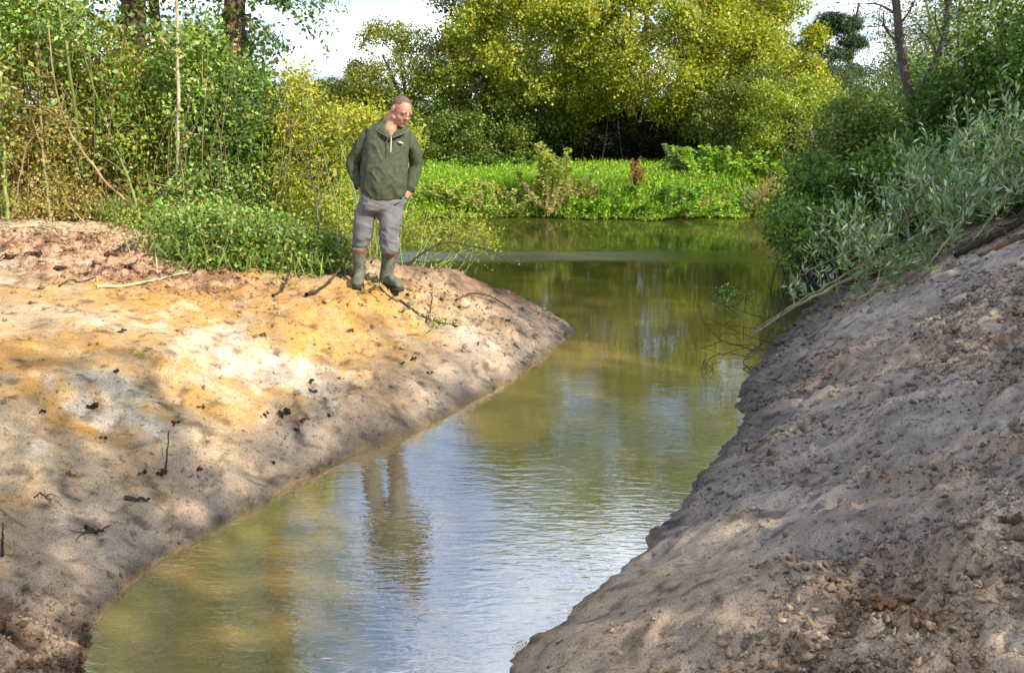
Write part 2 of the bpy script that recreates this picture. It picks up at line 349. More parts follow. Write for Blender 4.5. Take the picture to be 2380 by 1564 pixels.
far_r = noise(t, 1.0, 2, 0.5, mapped((1.6, 5.0, 1), 0.05))
h = mth('ADD', mth('MULTIPLY', h, mth('ADD', amp, mth('MULTIPLY', band, 4.0))), mth('MULTIPLY', far_r, 0.30))
nb = bump(t, h, 0.125, 0.030)
fr = N(t, 'ShaderNodeFresnel'); fr.inputs['IOR'].default_value = 6.8; t.links.new(nb, fr.inputs['Normal'])
gl = N(t, 'ShaderNodeBsdfGlossy'); t.links.new(mth('ADD', mth('MULTIPLY', band, 0.24), 0.015), gl.inputs['Roughness']); t.links.new(nb, gl.inputs['Normal'])
shore = mth('SUBTRACT', sp.outputs['X'], mth('MULTIPLY', sp.outputs['Y'], 0.40)); silt = mth('ADD', shore, mth('MULTIPLY', noise(t, 1.1, 4, .6), .8))
mud = mixc(t, mrange(silt, -2.25, -1.35, 0.0, 1.0), (.46, .30, .115), (.225, .165, .060))
mud = mixc(t, mrange(sp.outputs['Y'], 7.5, 12.0, 0.0, 1.0), mud, (.085, .090, .018))
mud = mixc(t, mth('MULTIPLY', noise(t, 0.9, 4, 0.6), 0.7), mud, mixc(t, 1.0, mud, (.62, .66, .55), 'MULTIPLY'))
df = N(t, 'ShaderNodeBsdfDiffuse'); t.links.new(mud, df.inputs[0])
tp = N(t, 'ShaderNodeBsdfTransparent'); tp.inputs[0].default_value = (.70, .56, .26, 1)
body = N(t, 'ShaderNodeMixShader'); body.inputs[0].default_value = 0.66; t.links.new(tp.outputs[0], body.inputs[1]); t.links.new(df.outputs[0], body.inputs[2])
ms = N(t, 'ShaderNodeMixShader'); t.links.new(fr.outputs[0], ms.inputs[0]); t.links.new(body.outputs[0], ms.inputs[1]); t.links.new(gl.outputs[0], ms.inputs[2])
t.links.new(ms.outputs[0], out.inputs[0]); M['water'] = m
tag(mesh_np('water', [(-45, 1.4, 0), (12, 1.4, 0), (12, 24, 0), (-45, 24, 0)], [(0, 1, 2, 3)], m), kind='structure')

# ------------------------------------------------------------------ crumbs of soil, too many to count
OCT = np.array([(1, 0, 0), (0, 1, 0), (-1, 0, 0), (0, -1, 0), (0, 0, 1), (0, 0, -1)], float)
OCT_F = np.array([(0, 1, 4), (1, 2, 4), (2, 3, 4), (3, 0, 4), (1, 0, 5), (2, 1, 5), (3, 2, 5), (0, 3, 5)])
def lumps(P, R, C, squash=0.7):
    """angular crumbs, each turned and stretched its own way"""
    k = len(P); V = OCT[None] * (1 + rng.uniform(-.45, .45, (k, 6, 1))) + rng.normal(size=(k, 6, 3)) * .22
    V = V * R[:, None, None] * np.stack([rng.uniform(.8, 1.7, k), rng.uniform(.6, 1.1, k), rng.uniform(.35, .9, k)], 1)[:, None]
    q = rng.normal(size=(k, 4)) * [1, .35, .35, 1]; q /= np.linalg.norm(q, axis=1, keepdims=True); w, x, y, z = q.T
    Rm = np.stack([1 - 2 * (y * y + z * z), 2 * (x * y - z * w), 2 * (x * z + y * w), 2 * (x * y + z * w), 1 - 2 * (x * x + z * z), 2 * (y * z - x * w), 2 * (x * z - y * w), 2 * (y * z + x * w), 1 - 2 * (x * x + y * y)], 1).reshape(-1, 3, 3)
    V = np.einsum('kij,kvj->kvi', Rm, V) * [1, 1, squash + .3] + P[:, None]
    F = OCT_F[None] + (np.arange(k) * 6)[:, None, None]
    return V.reshape(-1, 3), F.reshape(-1, 3), np.repeat(C, 6, 0)
def scatter_clods(name, side, n, x0, x1, y0, y1):
    k = n * 11; y = y0 + (y1 - y0) * rng.uniform(0, 1, k) ** 1.5; x = rng.uniform(x0, x1, k)
    z, mm = land(x, y)
    vis = (np.abs(x) < 0.75 * (y + .9)) & (~mm['wat']) & (mm['reg'] == side) & (z > .02)
    patch = sstep(.46, .62, fbm(x * 2.6, y * 2.6, 4, 80))
    dens = (0.03 + 1.0 * mm['cr'] ** 1.2 * (.25 + .75 * patch) + 0.30 * patch * (1 if side == 1 else .22) + (.55 * sstep(.02, .14, mm['st']) * patch if side == 1 else 0) + (.5 * sstep(1.2, .5, mm['dB']) * patch if side == 0 else 0)) * (1 - .9 * mm['smooth'])
    ok = np.where(vis & (rng.uniform(0, 1, k) < dens))[0][:n]
    x, y, z = x[ok], y[ok], z[ok]; mm = {q: w[ok] for q, w in mm.items()}
    r = np.clip(rng.lognormal(-4.95, .65, len(x)), .003, .028) * (0.8 + .35 * mm['cr']) * np.clip(.55 + y * .08, .6, 1.2)
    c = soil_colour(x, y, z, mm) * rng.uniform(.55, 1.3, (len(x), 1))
    V, F, C = lumps(np.stack([x, y, z + r * .2], 1), r, c)
    return mesh_np(name, V, F, M['soil'], None, C, False)
tag(scatter_clods('soil_crumbs', 0, 17000, -5.6, .7, 2.2, 10), 'crumbs of soil strewn over the sandy left bank', 'soil', kind='stuff')
tag(scatter_clods('soil_crumbs', 1, 26000, -.1, 5.2, 1.6, 10), 'crumbs of soil strewn over the grey right bank', 'soil', kind='stuff')
# ------------------------------------------------------------------ plant helpers
def unit(v): return v / (np.linalg.norm(v, axis=-1, keepdims=True) + 1e-9)
def rdir(n): return unit(rng.normal(size=(n, 3)))
class Leaves:
    def __init__(s): s.q = []; s.c = []
    def add(s, P, L, Wd, pal, droop=0.0, up=0.35, A=None, spread=.22, wts=None, fold=.18):
        P = np.asarray(P, float); n = len(P)
        if n == 0: return s
        A = unit(rdir(n) + np.array([0, 0, -droop])) if A is None else unit(A)
        Nn = unit(rdir(n) + np.array([0.18, -.15, up])); B = unit(np.cross(A, Nn)); Nn = np.cross(B, A)
        Ls = (L * rng.uniform(.65, 1.3, n))[:, None]; Ws = (Wd * rng.uniform(.65, 1.25, n))[:, None]
        V = np.stack([P - A * Ls * .5, P + B * Ws * .5 + Nn * Ws * fold, P + A * Ls * .5, P - B * Ws * .5 + Nn * Ws * fold], 1)
        pal = np.asarray(pal, float); C = pal[rng.choice(len(pal), n, p=wts)] * rng.uniform(1 - spread, 1 + spread, (n, 1)) * rng.uniform(.92, 1.08, (n, 3))
        s.q.append(V); s.c.append(np.repeat(C, 4, 0)); return s
    def build(s, name, parent, mat='leaf'):
        V = np.concatenate(s.q).reshape(-1, 3); n = len(V) // 4
        return mesh_np(name, V, np.arange(n * 4).reshape(-1, 4), M[mat], parent, np.clip(np.concatenate(s.c), 0.004, .8))
def tube(paths, sides=6):
    """[(pts, radii)] -> verts, quads"""
    VV, FF, o = [], [], 0
    for pts, rad in paths:
        pts = np.asarray(pts, float); k = len(pts); rad = np.broadcast_to(np.asarray(rad, float), (k,))
        T = unit(np.gradient(pts, axis=0)); ref = np.array([0.31, .95, .05]) if abs(T[0, 1]) < .8 else np.array([1., 0, .1])
        U = unit(np.cross(T, ref)); Wv = np.cross(T, U); a = np.linspace(0, 2 * math.pi, sides, endpoint=False)
        ring = pts[:, None] + rad[:, None, None] * (U[:, None] * np.cos(a)[None, :, None] + Wv[:, None] * np.sin(a)[None, :, None])
        VV.append(ring.reshape(-1, 3)); i = np.arange(k * sides).reshape(k, sides) + o
        FF.append(np.stack([i[:-1], np.roll(i[:-1], -1, 1), np.roll(i[1:], -1, 1), i[1:]], -1).reshape(-1, 4)); o += k * sides
    return np.concatenate(VV), np.concatenate(FF)
def curve(a, b, k=10, bow=0.1, sag=0.0, wig=0.02):
    a, b = np.asarray(a, float), np.asarray(b, float); t = np.linspace(0, 1, k)[:, None]; L = np.linalg.norm(b - a)
    o = rng.normal(size=3); o -= (o @ (b - a)) * (b - a) / (L * L + 1e-9); o = unit(o)
    return a + (b - a) * t + o * bow * L * np.sin(t * math.pi) + np.array([0, 0, -sag * L]) * np.sin(t * math.pi) + np.cumsum(rng.normal(size=(k, 3)), 0) * wig * L / k ** .5 * t
def through(pts, k=24, wig=0.0):
    pts = np.asarray(pts, float); s = np.r_[0, np.cumsum(np.linalg.norm(np.diff(pts, axis=0), axis=1))]; t = np.linspace(0, s[-1], k)
    q = np.stack([np.interp(t, s, pts[:, i]) for i in range(3)], 1)
    for _ in range(max(1, k // 10)): q[1:-1] = (q[:-2] + 2 * q[1:-1] + q[2:]) / 4
    if wig: q[1:-1] += rng.normal(size=(k - 2, 3)) * wig
    return q
def stem(name, parent, paths, mat, sides=6):
    V, F = tube(paths, sides); return mesh_np(name, V, F, M[mat], parent, None, True)
def taper(r0, r1, k): return np.linspace(r0, r1, k)

def blob_points(c, r, n, shell=0.45, lump=.22, seed=1, low=None, gap=None, gscale=.9):
    """points in a lumpy ellipsoid, more of them near its skin; gap drops points where noise is low"""
    c, r = np.asarray(c, float), np.asarray(r, float); out = []; have = 0
    while have < n:
        d = rdir(n); rf = 1 + lump * 2 * (vn3(d * 2.3 + 40 + seed, seed) - .5) + lump * (vn3(d * 5.1 + 80, seed + 1) - .5)
        f = shell + (1 - shell) * rng.uniform(0, 1, n) ** .6
        P = c + d * r * (rf * f)[:, None]
        k = np.ones(n, bool)
        if low is not None: k &= P[:, 2] > low
        if gap is not None: k &= vn3(P * gscale + 7 * seed, seed + 3) > gap
        P = P[k]; out.append(P); have += len(P)
        if len(P) == 0: break
    return np.concatenate(out)[:n]
def billows(c, r, lobes, lr, per, leaves, cr=.16, seed=1, low=None, lump=.16):
    """a crown of billowing lobes: leaf tufts sit on the upper outer skin of each lobe, hollows stay dark between"""
    c, r = np.asarray(c, float), np.asarray(r, float)
    k = np.arange(lobes) + .5; ph = np.arccos(1 - 2 * k / lobes); th = math.pi * (1 + 5 ** .5) * k
    d = np.stack([np.cos(th) * np.sin(ph), np.sin(th) * np.sin(ph), np.cos(ph)], 1) + rng.normal(size=(lobes, 3)) * .10; d = unit(d)
    L = c + d * r * (1 + lump * 2 * (vn3(d * 2.1 + 30, seed) - .5))[:, None] * rng.uniform(.80, 1.0, (lobes, 1)); R = lr * rng.uniform(.65, 1.3, lobes)
    e = unit(rng.normal(size=(lobes, per, 3)) + d[:, None] * .9 + [0, 0, .35]); f = rng.uniform(0, 1, (lobes, per, 1)) ** .35
    P = (L[:, None] + e * R[:, None, None] * f * [1, 1, .8]).reshape(-1, 3)
    if low is not None: P = P[P[:, 2] > low]
    return clumped(P, cr, leaves)
def clumped(C, r, per):
    k = len(C); P = np.repeat(C, per, 0) + rng.normal(size=(k * per, 3)) * np.asarray(r) * .55; return P

def tree(name, label, base, top, r0, crowns, leaf, pal, bark='bark_brown', cat='tree', group=None, limbs=7, mat='leaf', bow=.04, wts=None, droop=0.0, trunk_pts=None, gap=None, crown_name='crown', limb_r=.4, up=.35, trunks=1):
    """crowns: [(centre, radii, clumps, per clump, clump radius, shell)]; leaf: (length, width)"""
    th = thing(name, base, label, cat, group); base = np.array(base, float); top = np.array(top, float)
    for q in range(trunks):
        off = np.array([rng.normal() * .5, rng.normal() * .3, 0]) * (q > 0) * r0 * 5
        tp = through(trunk_pts, 20) if (trunk_pts is not None and q == 0) else curve(base - [0, 0, .15], top + off * 4, 14, bow, 0, .03)
        tp[0] += off
        stem('trunk', th, [(tp, taper(r0, r0 * .22, len(tp)) * (1 + .4 * np.exp(-np.linspace(0, 12, len(tp)))))], bark, 9)
        allc = []
        for i in range(limbs // trunks):
            cc, rr = crowns[rng.integers(len(crowns))][:2]
            e = np.asarray(cc) + rdir(1)[0] * np.asarray(rr) * .8
            j = int(np.clip(np.argmin(np.abs(tp[:, 2] - (e[2] - .45 * np.linalg.norm(e[:2] - tp[len(tp) // 2, :2]) - .2))), 2, len(tp) - 2))
            lp = curve(tp[j], e, 9, .12, 0, .05); rj = np.interp(j, [0, len(tp) - 1], [r0, r0 * .25]) * limb_r
            paths = [(lp, taper(rj, rj * .25, 9))]
            for _ in range(4):
                s = lp[rng.integers(3, 9)]; paths.append((curve(s, s + rdir(1)[0] * np.asarray(rr).mean() * .4 + [0, 0, .1], 5, .1), taper(rj * .35, rj * .12, 5)))
            stem('limb', th, paths, bark, 5)
    lv = Leaves()
    for i, (cc, rr, ncl, per, cr, sh) in enumerate(crowns):
        if sh is None: lv.add(billows(cc, rr, ncl, cr, 46, per, .15 + .06 * cr, i + 3), leaf[0], leaf[1], pal, droop, up, wts=wts); continue
        C = blob_points(cc, rr, ncl, sh, seed=i + int(abs(base[0]) * 10), gap=gap); lv.add(clumped(C, cr, per), leaf[0], leaf[1], pal, droop, up, wts=wts)
    lv.build(crown_name, th, mat)
    return th
def X(u, y): return (u - 1190) / FPX * y / (CT + .2 * ST)          # rough x for a column of the picture at distance y
# ------------------------------------------------------------------ far bank: grass sward, herbs, single plants
def far_z(x, y): return land(np.asarray(x), np.asarray(y))[0]
LIME = [(.22, .42, .018), (.16, .34, .02), (.30, .46, .03), (.11, .25, .02), (.34, .38, .07)]
n = 30000; x = rng.uniform(-9, 9, n); y = 19.3 + rng.uniform(0, 1, n) ** 1.3 * 6.5
z, mm = land(x, y); k = (~mm['wat']) & (mm['reg'] == 2); x, y, z = x[k], y[k], z[k]
hgt = .10 + .22 * fbm(x * .8, y * .8, 3, 90); A = rng.normal(size=(len(x), 3)) * .45 + [0, 0, 1]
Lv = Leaves(); Lv.add(np.stack([x, y, z + hgt * .45], 1), .34, .030, LIME, A=A)
n = 36000; cx = rng.uniform(-9, 9, 1500); cy = 19.2 + rng.uniform(0, 1, 1500) ** 2.2 * 5.5; q = rng.integers(0, 1500, n)
x = cx[q] + rng.normal(size=n) * .22; y = cy[q] + rng.normal(size=n) * .15; z, mm = land(x, y); k = (~mm['wat']) | (mm['dF'] < .55 * fbm(x * .9, np.zeros_like(x), 3, 96)); x, y, z = x[k], y[k], np.maximum(z[k], 0)
Lv.add(np.stack([x, y, z + np.abs(rng.normal(size=len(x))) * .14 + .03], 1), .075, .05, LIME, up=1.0)
n = 14000; ef = np.array(EDGE_F); sx_ = rng.uniform(-7, 7.5, n); sy_ = np.interp(sx_, ef[:, 0], ef[:, 1]); hang = sstep(.35, .7, fbm(sx_ * 1.3, np.zeros(n), 3, 97)); o_ = rng.uniform(-1, .4, n)
Lv.add(np.stack([sx_ + rng.normal(size=n) * .05, sy_ + o_ * (.10 + .45 * hang), .02 + rng.uniform(0, 1, n) * (.10 + .28 * hang) * (1.2 + o_) * .6], 1), .085, .045, LIME + [(.40, .36, .10), (.10, .18, .02)], up=.8)
tag(Lv.build('bank_grass', None, 'grass'), 'bright green grass and low herbs covering the far bank', 'grass', kind='stuff')

def herb(name, label, u, v0, v1, y, w, pal, nst, leaf, per, cat='plant', group=None, mat='grass', stemmat='stem_dry', lean=(0, 0), wts=None, droop=.2):
    b = at_y(u, v0, y); b[2] = max(H(b[0], y), 0); top = at_y(u, v1, y)[2]; th = thing(name, b, label, cat, group)
    paths, P, A = [], [], []
    for i in range(nst):
        s = b + [rng.normal() * w * .25, rng.normal() * .25, -.03]; h = (top - b[2]) * rng.uniform(.6, 1.0)
        e = s + [rng.normal() * w * .30 + lean[0] * h, rng.normal() * .2 + lean[1] * h, h]
        c = curve(s, e, 9, .07, 0, .02); paths.append((c, taper(.011, .004, 9)))
        t = rng.uniform(.12, 1.02, per); pt = np.stack([np.interp(t, np.linspace(0, 1, 9), c[:, k]) for k in range(3)], 1)
        o = rdir(per) * [1, 1, .35]; P.append(pt + o * leaf[0] * .6); A.append(o + [0, 0, .15 - droop])
    stem('stem', th, paths, stemmat, 4)
    Leaves().add(np.concatenate(P), leaf[0], leaf[1], pal, A=np.concatenate(A), wts=wts).build('leaves', th, mat)
    return th
YG = [(.44, .48, .08), (.34, .42, .06), (.50, .47, .15), (.24, .32, .05)]
PALE = [(.56, .47, .27), (.48, .44, .20), (.38, .40, .12), (.42, .30, .16)]
herb('willowherb_plant', 'tall yellow-green willowherb clump standing at the far water edge', 1275, 490, 330, 19.6, .85, YG, 20, (.10, .046), 230)
herb('willowherb_plant', 'pale dry willowherb at the foot of the tall yellow-green clump', 1305, 495, 410, 19.6, 1.0, PALE, 18, (.08, .03), 130)
herb('dock_plant', 'rusty brown dock spike on the far bank', 1474, 455, 360, 20.3, .22, [(.26, .10, .03), (.34, .15, .05), (.18, .08, .03)], 6, (.06, .04), 90)
herb('nettle_clump', 'green nettle clump right of the rusty dock spike', 1560, 490, 418, 19.75, 1.1, [(.20, .36, .05), (.28, .44, .08), (.10, .22, .03)], 16, (.11, .06), 120)
herb('nettle_clump', 'leafy nettle clump on the far bank behind the man, left of the willowherb', 1160, 492, 420, 19.75, 1.5, PALE[1:] + YG, 18, (.09, .035), 120)
herb('nettle_clump', 'leafy lit herbs on the far bank just right of the man', 1040, 494, 408, 19.8, 1.6, YG + LIME[:2], 18, (.09, .04), 120)
herb('nettle_clump', 'taller green herbs under the right edge of the yellow tree', 1690, 430, 335, 21.5, 1.5, LIME, 20, (.11, .06), 120)
herb('nettle_clump', 'green herbs under the dark hollow of the yellow tree', 1570, 415, 330, 22.5, 1.6, [(.14, .24, .06), (.20, .30, .10), (.08, .16, .03)], 18, (.11, .06), 110)
herb('nettle_clump', 'low lime herbs hanging over the far water edge', 1420, 500, 455, 19.3, 2.2, LIME[:3], 22, (.09, .06), 110)
herb('nettle_clump', 'shaded leafy herbs behind the far grass, left of the yellow tree trunk', 1120, 400, 350, 24.2, 2.2, [(.10, .20, .03), (.06, .13, .02)], 20, (.11, .06), 110)
herb('dry_sedge', 'tan tuft of dry sedge on the far bank', 1640, 490, 445, 19.85, .5, [(.34, .20, .09), (.42, .28, .14), (.22, .13, .05)], 18, (.28, .014), 10, droop=-.6)
herb('sedge_tuft', 'dark arching sedge tuft at the far right water edge', 1745, 490, 425, 19.9, .5, [(.10, .15, .06), (.30, .34, .22), (.05, .09, .02)], 20, (.42, .016), 10, droop=-.5)
herb('leaning_reeds', 'pale yellow reeds leaning right at the far right bank', 1790, 470, 385, 19.6, .6, [(.46, .38, .10), (.40, .40, .08), (.34, .28, .10)], 18, (.30, .02), 24, lean=(.35, 0), droop=-.3)
herb('willowherb_plant', 'bright green herbs at the right end of the far bank', 1830, 470, 350, 20.8, 1.4, LIME, 18, (.12, .06), 120)

# ------------------------------------------------------------------ trees beyond the far bank
GOLD = [(.38, .37, .03), (.30, .345, .03), (.24, .30, .03), (.16, .22, .028), (.44, .39, .03)]
gw = [.24, .28, .24, .14, .10]
bx, by = X(1450, 30), 30.0
tree('yellow_oak_tree', 'huge round tree with golden-green autumn leaves beyond the river', (bx, by, .8), (bx + .3, by + .5, 9), .12,
     [((bx, by, 6.2), (5.2, 4.6, 6.0), 135, 21, 1.0, None), ((bx + 3.6, by - 1.6, 3.3), (1.7, 2.0, 1.7), 22, 22, .8, None), ((bx - 3.0, by - 2.2, 4.2), (2.2, 2.0, 1.7), 26, 22, .8, None), ((bx + .6, by - 3.4, 4.0), (3.0, 1.6, 1.6), 30, 22, .85, None), ((bx + 5.2, by - .6, 2.1), (1.1, 1.4, 1.2), 14, 26, .7, None), ((bx, by + .6, 6.4), (4.4, 3.2, 5.0), 700, 10, .45, .1)],
     (.095, .074), GOLD, limbs=14, trunks=2, wts=gw, bow=.06)
bx, by = X(945, 29), 29.0
tree('olive_shrub_tree', 'small olive-green round tree left of the huge golden tree', (bx, by, .8), (bx, by, 3.8), .12,
     [((bx, by, 2.7), (1.8, 1.6, 1.7), 30, 19, .75, None), ((bx - 1.5, by, 1.9), (1.0, 1.1, 1.0), 12, 19, .6, None), ((bx + 1.5, by - .5, 2.2), (1.2, 1.2, 1.2), 14, 19, .65, None)],
     (.085, .06), [(.24, .26, .03), (.17, .20, .025), (.30, .30, .03), (.11, .14, .02)], limbs=8, trunks=2)
bx, by = X(1150, 40), 40.0
tree('dark_poplar_tree', 'dark blue-green tree rising behind the huge golden tree', (bx, by, 1), (bx, by, 12), .25,
     [((bx, by, 8), (2.6, 2.6, 6), 800, 26, .5, .5)], (.15, .10), [(.03, .055, .035), (.045, .07, .035), (.02, .04, .025)], limbs=8)
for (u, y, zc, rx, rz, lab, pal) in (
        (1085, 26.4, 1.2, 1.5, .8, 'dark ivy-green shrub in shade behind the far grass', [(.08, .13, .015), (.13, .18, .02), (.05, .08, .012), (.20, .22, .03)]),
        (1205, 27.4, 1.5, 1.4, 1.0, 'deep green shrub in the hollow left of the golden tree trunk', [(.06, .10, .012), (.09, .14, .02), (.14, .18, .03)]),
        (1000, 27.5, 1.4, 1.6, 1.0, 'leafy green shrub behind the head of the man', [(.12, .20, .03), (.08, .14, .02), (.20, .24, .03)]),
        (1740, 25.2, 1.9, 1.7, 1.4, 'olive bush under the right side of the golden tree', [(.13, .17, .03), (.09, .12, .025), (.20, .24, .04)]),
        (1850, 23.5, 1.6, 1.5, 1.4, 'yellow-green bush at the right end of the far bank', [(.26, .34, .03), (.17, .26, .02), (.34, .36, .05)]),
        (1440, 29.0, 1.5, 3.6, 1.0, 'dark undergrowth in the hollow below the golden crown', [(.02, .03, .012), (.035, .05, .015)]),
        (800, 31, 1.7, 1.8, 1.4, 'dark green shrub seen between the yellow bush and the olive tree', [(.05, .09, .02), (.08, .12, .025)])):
    bx = X(u, y)
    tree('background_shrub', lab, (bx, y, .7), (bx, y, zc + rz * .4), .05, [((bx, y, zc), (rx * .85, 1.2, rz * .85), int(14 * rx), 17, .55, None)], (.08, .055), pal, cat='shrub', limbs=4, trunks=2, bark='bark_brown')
for i, (u, h) in enumerate(((1255, 3.2), (1310, 2.8), (1352, 3.0), (1398, 3.3), (1450, 2.9), (1496, 3.1))):      # bare stems in the hollow
    y = 27.2 + .5 * (i % 3); b = np.array([X(u, y), y, H(X(u, y), y) - .05]); o = thing('bare_sapling', b, ('leftmost', 'second from the left', 'third from the left', 'third from the right', 'second from the right', 'rightmost')[i] + ' of six bare stems under the golden crown', 'sapling', 'bare stems in the hollow')
    stem('trunk', o, [(curve(b, b + [rng.normal() * .25, 0, h], 9, .05), taper(.03, .012, 9))], 'bark_grey', 5)

# pine and woods on the right skyline
bx, by = X(1935, 60), 60.0
th = thing('pine_tree', (bx, by, H(bx, by)), 'dark pine with flat needle tiers on the right skyline', 'tree')
tp = curve((bx, by, H(bx, by) - .2), (bx + .8, by, 8.6), 14, .03); stem('trunk', th, [(tp, taper(.28, .07, 14))], 'bark_brown', 8)
lv = Leaves(); paths = []
for (u, v, rx, rz) in ((1950, 62, 1.5, .75), (1905, 78, 1.1, .6), (1985, 100, 1.2, .6), (1880, 110, 1.1, .6), (1945, 128, 1.5, .6), (1895, 165, 1.3, .7), (1968, 170, 1.4, .7), (1930, 45, .9, .5), (1975, 55, .8, .6), (1925, 205, 1.7, .8)):
    c = at_y(u, v, by + rng.normal() * .8); lv.add(clumped(blob_points(c, (rx, rx, rz * .8), 110, .15, seed=int(u)), .2, 24), .22, .06, [(.035, .07, .03), (.06, .10, .035), (.025, .05, .02)], up=.8)
    j = np.argmin(np.abs(tp[:, 2] - c[2] + .5)); paths.append((curve(tp[j], c, 6, .08), taper(.08, .03, 6)))
stem('limb', th, paths, 'bark_brown', 5); lv.build('crown', th, 'needle')
for (u, y, zt, rx, lab, pal) in (
        (735, 62, 3.6, 3.0, 'dark distant tree left of the olive tree', [(.035, .06, .025), (.05, .08, .03)]),
        (800, 55, 4.4, 2.2, 'dark distant tree behind the olive tree', [(.035, .06, .025), (.05, .08, .03)]),
        (1290, 37, 4.2, 3.4, 'dark wood tree behind the left half of the golden tree', [(.02, .035, .012), (.035, .05, .016)]),
        (1530, 36, 4.2, 3.6, 'dark wood tree behind the golden trunk', [(.02, .035, .012), (.035, .05, .016)]),
        (1760, 38, 4.6, 3.6, 'dark wood tree behind the right half of the golden tree', [(.03, .05, .016), (.05, .07, .02)]),
        (2030, 50, 5.0, 3.4, 'dark wood edge tree below the skyline pine', [(.035, .06, .025), (.05, .08, .03)]),
        (1900, 44, 4.4, 2.2, 'dark shrub tree between the golden tree and the pine', [(.05, .075, .02), (.08, .11, .025)]),
        (2130, 40, 5.6, 2.2, 'dark rounded tree rising to the right of the pine', [(.03, .05, .025), (.045, .07, .03)]),
        (2050, 26, 2.9, 2.4, 'mid-green thicket tree behind the right bank', [(.07, .12, .025), (.12, .17, .03), (.20, .19, .04)]),
        (2220, 30, 6.6, 3.0, 'tan-leaved autumn tree behind the grey forked trunk', [(.30, .22, .07), (.22, .20, .05), (.15, .17, .04)]),
        (2360, 24, 5.6, 2.4, 'green and tan tree at the right edge behind the bank', [(.10, .18, .03), (.16, .20, .05), (.24, .20, .06)]),
        (2180, 22, 3.6, 1.9, 'leafy green tree behind the forked grey trunk', [(.07, .15, .025), (.11, .20, .03)]),
        (1960, 21, 2.2, 1.5, 'yellow-green thicket bush beside the far bank end', [(.16, .22, .03), (.10, .15, .025), (.28, .26, .05)])):
    bx = X(u, y); zb = max(H(bx, y), .5)
    tree('wood_tree', lab, (bx, y, zb), (bx, y, zt * .85), .10, [((bx, y, zb + (zt - zb) * .52), (rx, rx * .8, (zt - zb) * .52), int(150 * rx), 22, .09 * rx + .12, .4)], (.07 + .0012 * y, .052), pal, limbs=6, trunks=2, bark='bark_grey')
# ------------------------------------------------------------------ left thicket
TG = [(.12, .20, .03), (.19, .29, .05), (.07, .13, .02), (.30, .39, .15), (.27, .27, .05)]
OL = [(.20, .21, .035), (.27, .27, .05), (.12, .14, .025), (.30, .23, .06)]
BR = [(.30, .20, .07), (.22, .20, .05), (.36, .24, .10), (.18, .17, .045)]
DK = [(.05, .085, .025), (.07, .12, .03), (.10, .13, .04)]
def gz_at(x, y): return H(x, y)
# two big ivy-clad trunks and the crown above
for (u0, u1, y, r, lab, dens) in ((315, 345, 12.2, .20, 'thick brown tree trunk half clad in ivy within the left thicket', 330), (520, 575, 11.6, .17, 'leaning ivy-covered tree trunk at the right end of the left thicket', 420)):
    b = np.array([X(u0, y), y, 0]); b[2] = gz_at(b[0], y); k = np.array([X(u1, y), y, 3.4]); top = np.array([X(u1, y) + (.25 if u0 < 400 else .1), y, 9.5])
    th = tree('ivy_clad_tree', lab, b, top, r, [((top[0] - (.8 if u0 < 400 else 1.7), y + .3, 7.0), (2.4 if u0 < 400 else 1.9, 2.2, 2.6), 300, 20, .42, .5), ((k[0] - .3, y + .4, 4.6), (2.0, 1.6, 1.0), 90, 20, .34, .4)],
              (.085, .06), TG[:3] + DK[1:], limbs=7, trunk_pts=[b - [0, 0, .2], b + [0, 0, 1.0], k, top], gap=.42)
    P = []; tp = through([b, b + [0, 0, 1.0], k, top], 40)
    for j in range(30): P.append(tp[j] + rdir(dens // 5) * [r * 1.25, r * 1.25, .2])
    Leaves().add(np.concatenate(P), .075, .06, [(.05, .11, .02), (.09, .17, .03), (.20, .20, .04)], up=0, droop=.5).build('ivy', th, 'leaf_glossy')
    for (a_, b_) in (((575, -60), (650, 20)), ((600, -30), (700, 60)), ((640, -80), (742, 95)), ((590, 40), (650, 130)), ((680, -90), (790, 10)), ((610, -90), (690, -10))) if u0 > 400 else ():
        c = curve(at_y(*a_, y - .3), at_y(*b_, y - .5), 12, .08, -.05, .02); pp = [(c, taper(.008, .002, 12))]; P = [c]
        for _ in range(9): q = c[rng.integers(3, 12)]; w = curve(q, q + rdir(1)[0] * [.28, .2, .16] + [0, 0, -.06], 5, .1); pp.append((w, taper(.003, .0015, 5))); P.append(w)
        sp_ = stem('hanging_spray', th, pp, 'twig_dark', 4); P = np.repeat(np.concatenate(P), 4, 0); lvs = Leaves().add(P + rng.normal(size=P.shape) * .045, .055, .035, [(.10, .20, .04), (.16, .27, .06), (.06, .12, .03)], droop=.5); o_ = lvs.build('leaves', th)
